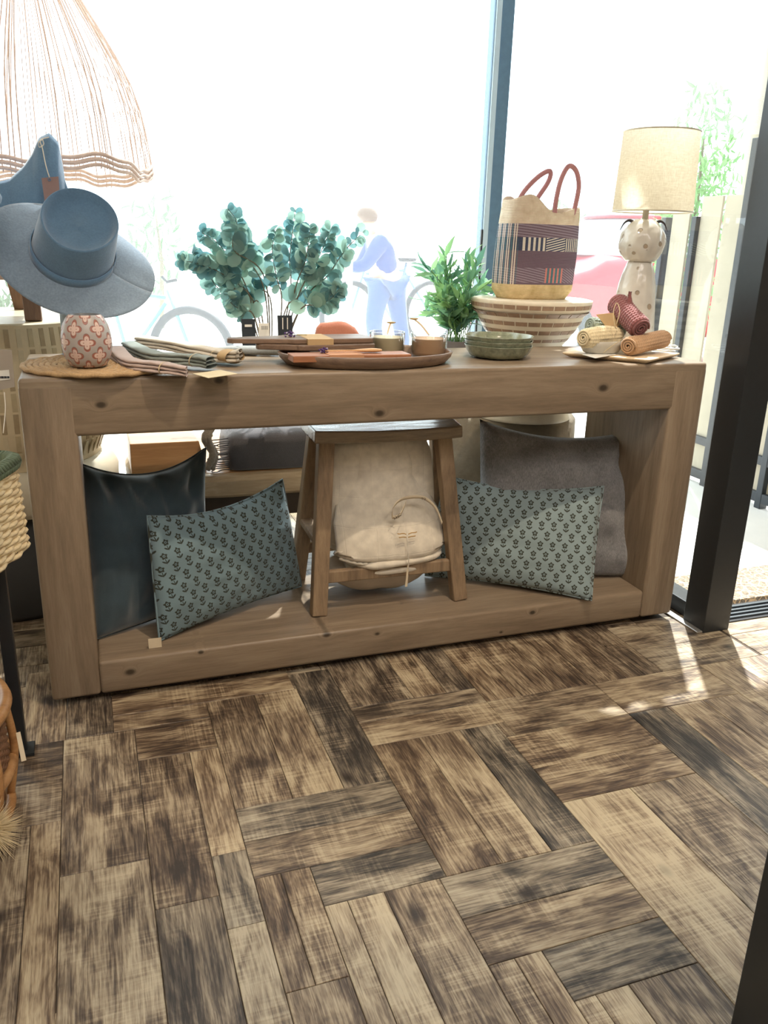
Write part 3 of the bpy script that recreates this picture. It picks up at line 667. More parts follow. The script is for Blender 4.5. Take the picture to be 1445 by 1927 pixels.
a = [atz(362, 704, HT+.004), atz(392, 712, HT+.002), atz(447, 704, HT+.004), atz(415, 697, HT+.006)]
mb = MB().add([p for p in a]+[p+Vector((0, 0, .0012)) for p in a], [(0, 3, 2, 1), (4, 5, 6, 7), (0, 1, 5, 4), (1, 2, 6, 5), (2, 3, 7, 6), (3, 0, 4, 7)])
tag(mb.build('paper_tag', plain('pale_kraft_card', S(206, 190, 156), .8, .04, 30, .05), smooth=False), 'blank pale kraft card lying at the ends of the napkins', 'tag')

# ---- hats
felt = fabric('grey_felt_hazed', S(132, 150, 168), .98, 220, .22, .5, .7)  # grey felt with the blue window haze mixed into its colour
felt_d = fabric('charcoal_felt_hazed', S(98, 130, 160), .98, 220, .15, .5, .4)  # dark felt lifted to blue, haze painted in here too
hx = RT.copy(); toward = -Vector((FW.x, FW.y, 0)).normalized(); rgt = Vector((RT.x, RT.y, 0)).normalized(); upz = Vector((0, 0, 1))
def hat_frame(roll, tilt, spin, org):
    up_ = (upz*math.cos(roll)+rgt*math.sin(roll)); z = (up_*math.cos(tilt)+toward*math.sin(tilt)).normalized()
    x = (rgt*math.cos(roll)-upz*math.sin(roll)); x = (x-z*x.dot(z)).normalized(); y = z.cross(x)
    M = Matrix((x, y, z)).transposed().to_4x4(); M.translation = Vector((0, 0, 0)); return M @ Matrix.Rotation(spin, 4, 'Z')
def make_hat(name, label, org, M, RX, RY, bm_, cm_, h=.105, curl=.012, band=True):
    root = thing(name, label, 'hat', org); org = Vector(org)
    rx0, ry0 = .094, .102
    def brim(u, v):
        a = 2*PI*u; r0 = (math.cos(a)*rx0, math.sin(a)*ry0); r1 = (math.cos(a)*RX, math.sin(a)*RY)
        x = r0[0]+(r1[0]-r0[0])*v; y = r0[1]+(r1[1]-r0[1])*v
        z = -.012*v+curl*v*v*math.cos(2*a)+.004*noise.noise(Vector((x*9, y*9, 2)))*v+.006*(1-v)**3
        return org+M @ Vector((x, y, z))
    MB().grid(brim, 72, 12, -.0032).build('brim', bm_, root)
    mb = MB(); n = 64; prof = [(1.0, 0), (.985, .02), (.965, .05), (.93, .08), (.90, h-.006), (.875, h), (.855, h-.001), (.80, h-.014), (.68, h-.030), (.40, h-.036), (.0, h-.034)]
    vs = []
    for (k, z) in prof:
        for i in range(n):
            a = 2*PI*i/n; ca, sa = math.cos(a), math.sin(a)
            tear = 1+.05*sa*(z/h)
            zz = z + (.010*(z/h)**3*sa) + (.006*math.exp(-(ca*k*3)**2) if k < .7 and z > h*.5 else 0)
            vs.append(org+M @ Vector((ca*rx0*k*tear, sa*ry0*k, zz)))
    mb.add(vs, [(i*n+k, i*n+(k+1) % n, (i+1)*n+(k+1) % n, (i+1)*n+k) for i in range(len(prof)-1) for k in range(n)])
    mb.build('crown', cm_, root)
    if band:
        def bf(u, v):
            a = 2*PI*u; k = 1.022-.02*v; return org+M @ Vector((math.cos(a)*rx0*k, math.sin(a)*ry0*k, .001+.026*v))
        MB().grid(bf, 64, 2, -.0016).build('hat_band', felt_d, root)
    return root
hc = at(137, 481, .30)
make_hat('wide_brim_hat', 'grey felt hat tinted haze-blue, with a wide brim tilted on its stand above the pot', hc, hat_frame(math.radians(31), math.radians(36), math.radians(10), hc), .198, .166, felt, felt_d, .118)
cs = at(156, 620, .31)
hs = thing('hat_stand', 'matt grey column stand holding the wide-brimmed hat', 'stand', (cs.x, .31, HT))
gcol = plain('grey_lacquer', S(132, 148, 156), .5, .04, 30, .05)
mb = MB().lathe([(.052, 0), (.052, .012), (.050, .20), (.047, .26), (.035, .29), (.0, .30)], 36, (cs.x, .31, HT), cap0=True); mb.build('column', gcol, hs)
MB().lathe([(.060, 0), (.060, .008), (.053, .012)], 36, (cs.x, .31, HT), cap0=True, cap1=True).build('foot', gcol, hs)
# second hat hung behind with tall turned-up brim, string and swing tag
def sweep(u, v):
    # ridge line of the turned-up brim, seen end on
    xs = [(-60, 352, 430), (-20, 350, 440), (20, 340, 440), (48, 314, 435), (66, 287, 430), (76, 262, 420), (92, 254, 405), (106, 268, 400), (112, 300, 402), (118, 335, 410), (130, 372, 430)]
    k = u*(len(xs)-1); i = min(int(k), len(xs)-2); f = k-i; a, b = xs[i], xs[i+1]
    x = a[0]+(b[0]-a[0])*f; yt = a[1]+(b[1]-a[1])*f; yb = a[2]+(b[2]-a[2])*f
    p = at(x, yt+(yb-yt)*v, .50); p.y -= .04*math.sin(PI*min(1, v*.8))*math.sin(u*PI); return p
bh = thing('hanging_hat', 'dark felt hat with a steep turned-up brim and a brown swing tag', 'hat', at(60, 430, .55))
P0 = [Vector(sweep(i/60, 0)) for i in range(61)]
MB().grid(sweep, 60, 16, .006).build('brim', felt_d, bh)
MB().tube(P0, .0045, 8).build('brim_edge', felt_d, bh)
c2 = at(40, 425, .58)
make_bh = MB().loft([(0, 0, 0, .088, .095, 2.1), (.03, 0, 0, .086, .093, 2.1), (.07, 0, 0, .080, .088, 2.1), (.085, 0, 0, .07, .078, 2.1), (.078, 0, 0, .05, .058, 2.1)], 48)
make_bh.v = [tuple(Vector(v)+c2) for v in make_bh.v]; make_bh.build('crown', felt_d, bh)
sp = [at(92, 258, .455), at(76, 264, .445), at(80, 280, .435), at(86, 310, .425), at(93, 334, .42)]
MB().tube(bez(sp, 6), .0013, 6).build('string', cordm, bh)
MB().tube(bez([at(80, 262, .435), at(73, 268, .425), at(74, 277, .44), at(82, 272, .44), at(80, 262, .435)], 5), .0012, 6).build('string', cordm, bh)
a = [at(78, 335, .418), at(110, 332, .418), at(113, 372, .418), at(84, 380, .418)]
mb = MB().add(a+[p+Vector((0, .0015, 0)) for p in a], [(0, 3, 2, 1), (4, 5, 6, 7), (0, 1, 5, 4), (1, 2, 6, 5), (2, 3, 7, 6), (3, 0, 4, 7)])
sw_ = mb.build('swing_tag', plain('brown_card', S(150, 124, 118), .8, .04, 30, .05), bh, smooth=False)
e = at(93, 338, .417); MB().tube([e+Vector((math.cos(i*PI/6)*.003, 0, math.sin(i*PI/6)*.003)) for i in range(12)], .0010, 6, closed=True).build('eyelet', felt_d, bh)
c3 = at(-160, 405, .22); make_hat('wide_brim_hat', 'dark felt hat tinted haze-blue, cut off by the left edge, only its brim showing', c3, hat_frame(math.radians(-8), math.radians(25), 0, c3), .185, .165, felt_d, felt_d, .1)
c3s = at(-78, 480, .22)
mb = MB().lathe([(.055, 0), (.055, .01), (.02, .02), (.02, c3.z-HT+.05), (0, c3.z-HT+.06)], 28, (c3.x, .30, HT-.38)); 

# ---- oval tray with boards, knife, cups
dkw = wood('dark_acacia', S(92, 74, 62), S(124, 102, 86), S(152, 128, 108), axis=0, sc=12, rough=.4)
brw = wood('red_brown_board', S(128, 84, 58), S(164, 110, 78), S(188, 132, 98), axis=0, sc=12, rough=.45)
TX, TY = .825, .128
tray = MB().lathe([(0, .004), (.196, .004), (.212, .012), (.222, .026), (.228, .032), (.233, .030), (.228, .018), (.214, .004), (.20, 0), (0, 0)], 72, (TX, TY, HT), 1, .60)
tag(tray.build('oval_tray', dkw), 'dark oval wooden tray holding the boards and the two cups', 'tray')
def flatboard(name, label, px_pts, z, th, mat, cat='board', bev=.003, group=None):
    """outline given as floor-plan points"""
    n = len(px_pts); v = [(x, y, z) for x, y in px_pts]+[(x, y, z+th) for x, y in px_pts]
    mb = MB().add(v, [tuple(range(n))[::-1], tuple(range(n, 2*n))]+[(i, (i+1) % n, (i+1) % n+n, i+n) for i in range(n)])
    return mb
def board_outline(x0, x1, yc, w, hx0, hw, flip=1, n=8, rot=0):
    """rectangular board x0..x1 with a handle reaching hx0 on the left"""
    pts = []
    def arc(cx, cy, r, a0, a1, m=n): return [(cx+r*math.cos(a0+(a1-a0)*i/m), cy+r*math.sin(a0+(a1-a0)*i/m)) for i in range(m+1)]
    r = .02
    pts += arc(x1-r, yc-w/2+r, r, -PI/2, 0)+arc(x1-r, yc+w/2-r, r, 0, PI/2)+arc(x0+r*2, yc+w/2-r, r, PI/2, PI*.85)
    pts += arc(hx0+hw/2, yc, hw/2, PI/2, PI*1.5)
    pts += arc(x0+r*2, yc-w/2+r, r, PI*1.15, PI*1.5)
    c_, s_ = math.cos(rot), math.sin(rot); mx = (x0+x1)/2
    return [(mx+(x-mx)*c_-(y-yc)*s_, yc+(x-mx)*s_+(y-yc)*c_) for x, y in pts]
z1 = HT+.0335
b1_ = flatboard('', '', board_outline(.615, .85, .185, .12, .545, .030, rot=.06), z1, .014, dkw).build('serving_board', dkw, smooth=False, bevel=.003)
tag(b1_, 'lower dark wooden serving board lying directly on the oval tray', 'board')
sbr = thing('serving_board', 'upper dark wooden serving board with a long handle and a kraft band', 'board', (.78, .19, z1+.0145))
flatboard('', '', board_outline(.60, .852, .195, .105, .475, .034, rot=.04), z1+.0145, .013, dkw).build('board', dkw, sbr, smooth=False, bevel=.003)
MB().box(.668, .735, .128, .248, z1+.0140, z1+.0284).build('paper_band', kraft, sbr, smooth=False)
c_ = at(549, 671, .045); d_ = at(777, 672, .03)
sb2 = thing('small_board', 'small red-brown wooden board with a kraft band at the front of the tray', 'board', ((c_.x+d_.x)/2, .04, HT+.018))
MB().box(c_.x, d_.x-.004, .030, .095, HT+.018, HT+.034).build('board', brw, sb2, smooth=False, bevel=.002)
MB().box(at(620, 670, .03).x, at(685, 670, .03).x, .0285, .0965, HT+.0165, HT+.0355).build('paper_band', plain('orange_kraft', S(194, 142, 106), .75, .04, 40, .05), sb2, smooth=False)
kn = thing('wooden_spreader', 'pale wooden butter spreader with lavender resting on the small board', 'spreader', (.77, .07, HT+.038))
pk = [at(612, 654, .07), at(640, 655, .07), at(668, 655, .068), at(700, 656, .066), at(718, 659, .065)]
for i in range(len(pk)): pk[i].z = HT+.0405
MB().tube(bez(pk, 6), [.004]*8+[.0045]*4+[.006, .008, .009, .0098, .0102, .0102, .0095, .008, .006, .004, .003, .002, .0015][:13], 10, flat=.45).build('blade', wood('light_beech', S(186, 140, 96), S(206, 162, 116), S(222, 182, 136), axis=0, sc=12), kn) if False else None
bb_ = bez(pk, 6); rr = [.004 if i < len(bb_)*.45 else .004+.007*math.sin(PI*(i/len(bb_)-.45)/.56) for i in range(len(bb_))]
MB().tube(bb_, rr, 10, flat=.45).build('blade', wood('light_beech', S(186, 140, 96), S(206, 162, 116), S(222, 182, 136), axis=0, sc=12), kn)
lav = plain('lavender_buds', S(92, 70, 128), .9, .3, 90, .3); lavl = plain('lavender_pale', S(196, 188, 204), .9, .2, 90, .3)
def lavender(c, label):
    root = thing('lavender_sprig', label, 'lavender', c)
    for k in range(26):
        p = Vector(c)+Vector((R_.uniform(-.014, .014), R_.uniform(-.006, .006), R_.uniform(0, .012)))
        mb = MB().lathe([(0, -.0026), (.0022, -.001), (.0026, .0008), (0, .0026)], 6, p); mb.build('bud', lav if k % 3 else lavl, root)
    MB().tube([Vector(c)+Vector((.01, 0, .004)), Vector(c)+Vector((.045, 0, .003))], .0009, 5).build('stem', plain('dry_stem', S(140, 140, 96), .9), root)
lc = at(608, 653, .072); lc.z = HT+.036; lavender(lc, 'lavender sprig tied on the small red-brown board')
lc = at(545, 637, .19); lc.z = z1+.029; lavender(lc, 'lavender sprig tied on the upper dark board')
# glass cups with wax and wooden spoons
gt = NT('clear_cup_glass'); o_ = gt.t.nodes['Material Output']; a_ = gt.n('ShaderNodeBsdfTransparent'); a_.inputs[0].default_value = (.93, .95, .95, 1)
b_ = gt.n('ShaderNodeBsdfGlossy'); b_.inputs['Roughness'].default_value = .05; lw = gt.n('ShaderNodeLayerWeight'); lw.inputs[0].default_value = .35
c__ = gt.n('ShaderNodeMixShader'); gt.L(lw.outputs['Facing'], c__.inputs[0]); gt.L(a_.outputs[0], c__.inputs[1]); gt.L(b_.outputs[0], c__.inputs[2]); gt.L(c__.outputs[0], o_.inputs[0]); gm = gt.m
def cup(label, cx, cy, z, r, h, wax, sp):
    root = thing('glass_cup', label, 'candle cup', (cx, cy, z), 'candle cups on the oval tray')
    MB().lathe([(0, 0), (r*.72, 0), (r*.86, .004), (r, .014), (r*1.02, h), (r*.985, h+.001), (r*.96, h), (r*.94, .016), (r*.8, .008), (0, .007)], 48, (cx, cy, z)).build('tumbler', gm, root)
    MB().lathe([(0, .0085), (r*.78, .0085), (r*.93, .0165), (r*.945, h*.80), (r*.90, h*.80), (0, h*.79)], 48, (cx, cy, z)).build('wax', wax, root, auto=.6)
    a, b = sp
    P = bez([a, a*.5+b*.5+Vector((0, 0, .004)), b], 8)
    MB().tube(P, .0028, 8).build('spoon_handle', cl, root)
    MB().loft([(-.003, 0, 0, .004, .003, 2), (-.001, 0, 0, .011, .0075, 2), (.001, 0, 0, .0125, .0085, 2), (.0025, 0, 0, .008, .005, 2)], 20)
    m2 = MB().loft([(-.003, 0, 0, .004, .003, 2), (-.001, 0, 0, .012, .008, 2), (.001, 0, 0, .0135, .009, 2), (.0025, 0, 0, .008, .005, 2)], 20)
    m2.v = [tuple(Vector(v)+b) for v in m2.v]; m2.build('spoon_bowl', brsp, root)
brsp = plain('ochre_wood', S(170, 146, 100), .5, .1, 30, .1)
wax1 = plain('cream_wax', S(236, 218, 180), .6, .04, 20, .1); wax2 = plain('tan_wax', S(232, 188, 148), .6, .04, 20, .1)
zc = HT+.012
p1 = at(728, 655, .205); p2_ = at(806, 662, .165)
cup('clear glass cup with cream wax and a wooden spoon, on the left', p1.x, .205, HT+.0046, .047, .066, wax1, (Vector((p1.x, .205, HT+.065)), at(736, 607, .225)))
cup('clear glass cup with tan wax and a wooden spoon, on the right', p2_.x, .165, HT+.0046, .0485, .066, wax2, (Vector((p2_.x, .165, HT+.065)), at(779, 600, .20)))
# terracotta suede pouch, black hang cards, grey cloth behind
pc_ = at(635, 625, .33)
pch = MB().loft([(0, 0, 0, .060, .02, 3.5), (.006, 0, 0, .067, .024, 3.5), (.030, 0, 0, .066, .022, 3), (.044, -.006, 0, .055, .016, 2.6), (.052, -.014, 0, .036, .009, 2.4), (.054, -.016, 0, .02, .004, 2.2)], 48, noi=.003, nscale=25)
pch.v = [tuple(Vector(v)+Vector((pc_.x, .33, HT))) for v in pch.v]
for i, v in enumerate(pch.v): pch.v[i] = (v[0], v[1], HT+(v[2]-HT)*(pc_.z+.028-HT)/.054)
tag(pch.build('suede_pouch', fabric('terracotta_suede', S(178, 118, 98), .95, 300, .1, .4, .4)), 'terracotta suede pouch standing behind the upper serving board', 'pouch')
blk = plain('black_card', S(34, 42, 50), .6, .05, 30, .05); wht = plain('white_label', S(226, 224, 216), .7, .03, 30, .02)
def card(name, label, x0, x1, yb, yt, Y, m, txt=None, lean=.012):
    a = at(x0, yb, Y); b = at(x1, yb, Y); zt_ = at(x0, yt, Y).z; zb = HT+.0005 if a.z < HT+.05 else a.z
    root = thing(name, label, 'hang tag', ((a.x+b.x)/2, Y, HT))
    vs = [(a.x, Y, HT), (b.x, Y, HT), (b.x, Y+lean, zt_), (a.x, Y+lean, zt_)]
    mb = MB().add(vs+[(x, y+.002, z) for x, y, z in vs], [(0, 1, 2, 3), (7, 6, 5, 4), (0, 4, 5, 1), (2, 6, 7, 3), (1, 5, 6, 2), (0, 3, 7, 4)])
    mb.build('card', m, root, smooth=False)
    return root, a, b, zt_
ct, a, b, zt_ = card('jewellery_card', 'black square hang card with a small white label, left of the boards', 456, 482, 626, 601, .34, blk)
w_ = b.x-a.x
MB().box(a.x+w_*.22, a.x+w_*.74, .3465, .3475, zt_-.55*w_, zt_-.38*w_).build('label', wht, ct, smooth=False)
ct, a, b, zt_ = card('jewellery_card', 'black hang card with white edging standing behind the boards', 524, 552, 624, 594, .36, blk)
w_ = b.x-a.x
for k in (.3, .62): MB().box(a.x+w_*k, a.x+w_*(k+.06), .3675, .3685, zt_-.9*w_, zt_-.15*w_).build('label', wht, ct, smooth=False)
ct, a, b, zt_ = card('price_card', 'small white price card leaning between the two black cards', 488, 508, 626, 609, .35, wht)
w_ = b.x-a.x
for k in range(7): MB().box(a.x+w_*(.2+.09*k), a.x+w_*(.235+.09*k), .3485, .3492, zt_-.55*w_, zt_-.2*w_).build('barcode_bar', blk, ct, smooth=False)
gcl = fabric('grey_wool', S(150, 156, 158), .95, 300, .15, .4, .5)
pp = [atz(370, 664, HT+.008), atz(378, 656, HT+.010), atz(398, 655, HT+.012), atz(430, 655, HT+.016), atz(470, 656, HT+.018), atz(525, 657, HT+.018)]
for i, r in enumerate((.006, .008, .010, .018, .021, .021)): pp[i].z = HT+r*.62+.001; pp[i].y = min(pp[i].y, .375-r)
bp = bez(pp, 6); rs = [min(.021, .005+.017*(i/(len(bp)-1))**.8+.002*noise.noise(Vector((i*.4, 0, 0)))) for i in range(len(bp))]
tag(MB().tube(bp, rs, 14, flat=.6).build('rolled_scarf', gcl), 'grey wool scarf rolled up behind the serving boards', 'scarf')
# ---- green scalloped bowls
t = NT('sage_glaze', .22, .6); f = t.noise(t.coords(rnd=3), 60, 4, .7)
t.col(t.ramp(f, [(.35, S(112, 118, 100)), (.6, S(144, 150, 128))])); t.bump(f, .15, .001); sage = t.m
bq = at(941, 655, .175)
for k, lab in enumerate(('sage green scalloped bowl at the bottom of the stack of three', 'sage green scalloped bowl in the middle of the stack of three', 'sage green scalloped bowl on top of the stack of three, its inside showing')):
    fr_ = lambda a, r, z: 1+(.085*abs(math.cos(3*a))**.6-.05)*min(1, r/.05)
    rot = k*.04
    pr = [(0, 0), (.062, 0), (.078, .006), (.089, .020), (.094, .034), (.0955, .036), (.0925, .036), (.086, .022), (.074, .010), (.058, .0045), (0, .004)]
    m = MB().lathe(pr, 84, (bq.x, .185, HT+.0005+k*.0125), fr=lambda a, r, z, rot=rot: fr_(a+rot, r, z))
    tag(m.build('scalloped_bowl', sage), lab, 'bowl', 'stack of sage bowls')
# ---- cream board, dish and crocheted cloths
crb = wood('limewashed_board', S(196, 172, 138), S(220, 198, 166), S(236, 220, 194), axis=0, sc=10, rough=.5)
Lc, Fc, Rc = Vector((1.425, .165)), Vector((1.592, -.012)), Vector((1.785, .105))
Bc = Lc+Rc-Fc
cb = thing('cream_board', 'limewashed wooden board askew on the right end of the table', 'board', ((Lc.x+Rc.x)/2, (Lc.y+Rc.y)/2, HT))
v0 = [(p.x, p.y) for p in (Lc, Fc, Rc, Bc)]; ct_ = sum((Vector(p) for p in v0), Vector((0, 0)))/4
inn = [tuple(ct_+(Vector(p)-ct_)*.88) for p in v0]
vs = [(x, y, HT+.001) for x, y in inn]+[(x, y, HT+.009) for x, y in v0]+[(x, y, HT+.014) for x, y in v0]
MB().add(vs, [(3, 2, 1, 0), (8, 9, 10, 11)]+[(i, (i+1) % 4, (i+1) % 4+4, i+4) for i in range(4)]+[(i+4, (i+1) % 4+4, (i+1) % 4+8, i+8) for i in range(4)]).build('slab', crb, cb, smooth=False, bevel=.0025)
ZB = HT+.0143
dp = at(1135, 655, .115)
dish = MB().lathe([(0, 0), (.045, 0), (.056, .006), (.067, .024), (.070, .036), (.067, .037), (.063, .024), (.052, .008), (0, .005)], 60, (dp.x, .125, ZB), 1, .62)
tag(dish.build('oval_dish', plain('stone_glaze', S(188, 182, 170), .4, .06, 40, .08)), 'pale grey oval dish with the cream crocheted cloth in it', 'dish')
def waffle(name, label, a, b, ra, c, seed, open_end=0, bulge=0, mat=None, flat=1.0, twist=1.2, loop=None):
    a, b = Vector(a), Vector(b); ax = (b-a); ln = ax.length; ax.normalize(); s_ = ax.cross(Vector((0, 0, 1))).normalized(); up_ = s_.cross(ax)
    m = mat or fabric('crochet_'+str(seed), c, .98, 400, .2, .4, .5)
    root = thing(name, label, 'cloth', a*.5+b*.5-Vector((0, 0, ra)), 'crocheted cloths on the cream board')
    nu, nv = 120, 96; ku, kv = int(ln/.0088), int(2*PI*ra/.0088)
    def fn(u, v):
        an = 2*PI*v*1.0; k = (.5+.5*math.cos(2*PI*u*ku))*.5+(.5+.5*math.cos(2*PI*v*kv))*.5
        r = ra*(1+.07*noise.noise(Vector((u*2.5, math.cos(an), math.sin(an)+seed))))+.0034*k+bulge*math.sin(PI*u)
        e = min(u, 1-u); r *= min(1, (e*22+.45))
        return a+ax*ln*u+s_*math.cos(an)*r+up_*math.sin(an)*r*flat
    MB().grid(fn, nu, nv).build('roll', m, root)
    # the rolled layers showing at the ends: a spiral strip
    for (p, dr) in ((a, -1), (b, 1)):
        pts = []
        for i in range(60):
            an = i*.33; r = ra*.92*(1-i/66); pts.append(p+ax*dr*.0015+s_*math.cos(an)*r+up_*math.sin(an)*r*flat)
        MB().tube(pts, .0030, 6).build('rolled_end', m, root)
    return root
tan = S(178, 142, 108); mar = S(134, 84, 84); crm = S(216, 200, 164); grn = S(142, 152, 140)
waffle('crochet_cloth', 'tan crocheted cloth rolled up, lowest and nearest on the cream board', at(1182, 652, .06)-Vector((0, 0, 0)), at(1248, 637, .135), .026, tan, 1, flat=.92)
waffle('crochet_cloth', 'maroon crocheted cloth rolled up and lying across the tan one', at(1205, 618, .075), at(1160, 570, .20), .029, mar, 2)
waffle('crochet_cloth', 'cream crocheted cloth rolled up and spilling over the grey dish', at(1098, 637, .10), at(1160, 632, .155), .024, crm, 3, bulge=.004)
waffle('crochet_cloth', 'green-grey crocheted cloth rolled up at the back of the dish', at(1110, 612, .19), at(1170, 622, .20), .022, grn, 4)
# loose flap of the maroon cloth pointing up
fl = fabric('crochet_2', mar)
mr = bpy.data.objects['crochet_cloth.001']
f0 = at(1172, 596, .13); f1 = at(1186, 549, .15); f2 = at(1195, 590, .14)
MB().grid(lambda u, v: (f0*(1-u)+f2*u)*(1-v)+f1*v+Vector((0, -.008*math.sin(PI*u)*(1-v)+.0012*math.cos(u*30)*math.cos(v*40), 0)), 20, 24, .005).build('corner_flap', fl, mr)
MB().tube(bez([at(1158, 618, .08), at(1154, 590, .10), at(1160, 570, .12), at(1166, 585, .10), at(1160, 610, .08)], 6), .0011, 6).build('twine', plain('jute_string', (1, 1, 1)), mr)
a = [at(1122, 592, .165), at(1160, 588, .165), at(1166, 612, .150), at(1148, 624, .145)]
mb = MB().add(a+[p+Vector((0, .0015, 0)) for p in a], [(0, 3, 2, 1), (4, 5, 6, 7), (0, 1, 5, 4), (1, 2, 6, 5), (2, 3, 7, 6), (3, 0, 4, 7)])
mb.build('swing_tag', kraft, mr, smooth=False)
a = [atz(1095, 667, ZB+.001), atz(1120, 674, ZB+.001), atz(1160, 667, ZB+.001), atz(1135, 660, ZB+.001)]
for p in a: p.z = ZB+.0004
pt = thing('paper_tag', 'white paper tag with a red dot flat on the cream board', 'tag', sum(a, Vector((0, 0, 0)))/4)
MB().add(a+[p+Vector((0, 0, .0008)) for p in a], [(0, 3, 2, 1), (4, 5, 6, 7), (0, 1, 5, 4), (1, 2, 6, 5), (2, 3, 7, 6), (3, 0, 4, 7)]).build('card', wht, pt, smooth=False)
rd = atz(1137, 666, ZB+.001); MB().lathe([(0, 0), (.003, 0), (.003, .0004), (0, .0004)], 16, (rd.x, rd.y, ZB+.0013)).build('red_dot', plain('red_ink', S(200, 80, 66), .6), pt)
MB().tube(bez([at(1135, 665, .02)+Vector((0, 0, .002)), at(1150, 652, .03), at(1168, 640, .045)], 6), .0009, 6).build('twine', plain('jute_string', (1, 1, 1)), pt)
# ---- lamp
LX, LY = 1.722, .262
t = NT('speckled_white_ceramic', .18, .6); w = t.n('ShaderNodeTexVoronoi'); t.L(t.coords(), w.inputs['Vector']); w.inputs['Scale'].default_value = 26; w.inputs['Randomness'].default_value = .7
mk = t.M('SUBTRACT', 1, t.smooth(w.outputs['Distance'], .19, .24)); f = t.noise(t.coords(), 18, 2, .5)
t.col(t.mix(mk, t.ramp(f, [(.3, S(214, 208, 198)), (.7, S(230, 226, 216))]), S(176, 160, 140))); t.bump(t.M('SUBTRACT', f, t.M('MULTIPLY', mk, .25)), .9, .008); cer = t.m
lamp = thing('table_lamp', 'table lamp with a knobbly white ceramic figure base and linen drum shade', 'lamp', (LX, LY, HT))
def lumpy(prof, name, amp):
    m = MB().lathe(prof, 64, (LX, LY, HT), fr=lambda a, r, z: 1+amp*noise.noise(Vector((math.cos(a)*3, math.sin(a)*3, z*35)))); return m.build(name, cer, lamp)
zt0 = at(1212, 490, LY).z-HT
lumpy([(0, 0), (.060, 0), (.063, .01), (.064, .06), (.061, .13), (.054, .20), (.044, zt0-.03), (.036, zt0-.006), (.030, zt0)], 'body', .07)
zh0, zh1 = at(1212, 492, LY).z-HT, at(1212, 413, LY).z-HT
hp = [(.030, zh0)]+[(.067*math.sin(PI*(.14+.80*i/14))**.55, zh0+(zh1-zh0)*i/14) for i in range(15)]+[(0, zh1)]
lumpy(hp, 'head', .09)
zs0, zs1 = at(1212, 398, LY).z, at(1240, 248, LY).z
MB().lathe([(.009, 0), (.009, zs0-HT-zh1+.08)], 16, (LX, LY, HT+zh1-.004), cap0=True, cap1=True).build('neck', plain('cream_metal', S(214, 206, 186), .4, .04, 20, .05), lamp)
hornm = plain('dark_horn', S(80, 72, 78), .4, .2, 60, .1)
for sgn in (-1, 1):
    P = bez([Vector((LX, LY, HT+zh1-.012))+rgt*sgn*x+Vector((0, 0, z)) for x, z in ((.030, .002), (.046, .008), (.060, .0), (.070, -.020))], 6)
    MB().tube(P, [.0045*(1-i/(len(P)))+.0008 for i in range(len(P))], 8).build('horn', hornm, lamp)
t = NT('linen_lampshade', .9, .1); out = t.t.nodes['Material Output']; 
v = t.coords(); n1_ = t.noise(t.coords(scale=(1, 1, .15)), 500, 2); n2_ = t.noise(t.coords(scale=(.12, .12, 1)), 500, 2); mm = t.M('MULTIPLY', t.M('ADD', n1_, n2_), .5)
cc = t.ramp(mm, [(.35, S(224, 212, 190)), (.65, S(246, 238, 220))]); t.col(cc)
tl = t.n('ShaderNodeBsdfTranslucent'); t.L(cc, tl.inputs[0]); ms = t.n('ShaderNodeMixShader'); ms.inputs[0].default_value = .7
t.L(t.b.outputs[0], ms.inputs[1]); t.L(tl.outputs[0], ms.inputs[2]); t.L(ms.outputs[0], out.inputs[0]); shade_m = t.m
rs0 = 147/2*((Vector((LX, LY, 1.2))-CAM).dot(FW))/F; SX = LX+.022
MB().grid(lambda u, v: (SX+math.cos(2*PI*u)*rs0*(1-.07*v), LY+math.sin(2*PI*u)*rs0*(1-.07*v), zs0+(zs1-zs0)*v), 64, 8).build('lamp_shade', shade_m, lamp)
for zz, k in ((zs0, 1), (zs1, .93)):
    MB().tube([(SX+math.cos(2*PI*i/48)*rs0*k, LY+math.sin(2*PI*i/48)*rs0*k, zz) for i in range(48)], .0022, 6, closed=True).build('shade_ring', plain('cream_metal', (1, 1, 1)), lamp)
for i in range(3):
    a = 2*PI*i/3; MB().tube([(LX, LY, zs1-.015), (SX+math.cos(a)*rs0*.93, LY+math.sin(a)*rs0*.93, zs1)], .0016, 6).build('spider_arm', plain('cream_metal', (1, 1, 1)), lamp)
# flex coiled on the table end
wc = plain('white_flex', S(222, 222, 218), .4, .02, 20, .02)
cpts = []
for i in range(70):
    a = i*.28; cpts.append((1.752+.030*math.cos(a)+.0006*i, .165+.026*math.sin(a), HT+.004+.007*(i//23)+.004*abs(math.sin(a*.5))))
cpts += [(1.735, .205, HT+.01), (1.72, .22, HT+.006)]
MB().tube(bez(cpts, 2), .0034, 8).build('flex', wc, lamp)
# ================================================================== BEHIND THE TABLE
# ---- mosaic pedestal with woven bag
shell = plain('cream_shell_inlay', S(216, 206, 186), .35, .06, 30, .15); bonet = plain('brown_bone_inlay', S(150, 124, 104), .4, .2, 40, .15)
PXC, PYC = 1.567, .62
zT = at(1000, 562, .62).z; zBt = at(975, 797, PYC-.13).z
ped = thing('mosaic_pedestal', 'hourglass pedestal table inlaid with rows of brown and cream bone', 'side table', (PXC, PYC, zBt))
hh = zT-zBt
def prad(s):   # s from 0 bottom to 1 top
    return .195-.105*math.exp(-((s-.46)/.30)**2)*1.0 - .0*s + (.012 if s > .9 else 0) - (.02 if s < .12 else 0)
prof = [(0, 0)]+[(prad(i/40), hh*i/40) for i in range(41)]+[(.19, hh+.003), (0, hh+.003)]
MB().lathe(prof, 72, (PXC, PYC, zBt)).build('body', shell, ped)
rows = [.10, .22, .30, .38, .46, .54, .61, .68, .75, .82, .89, .955]
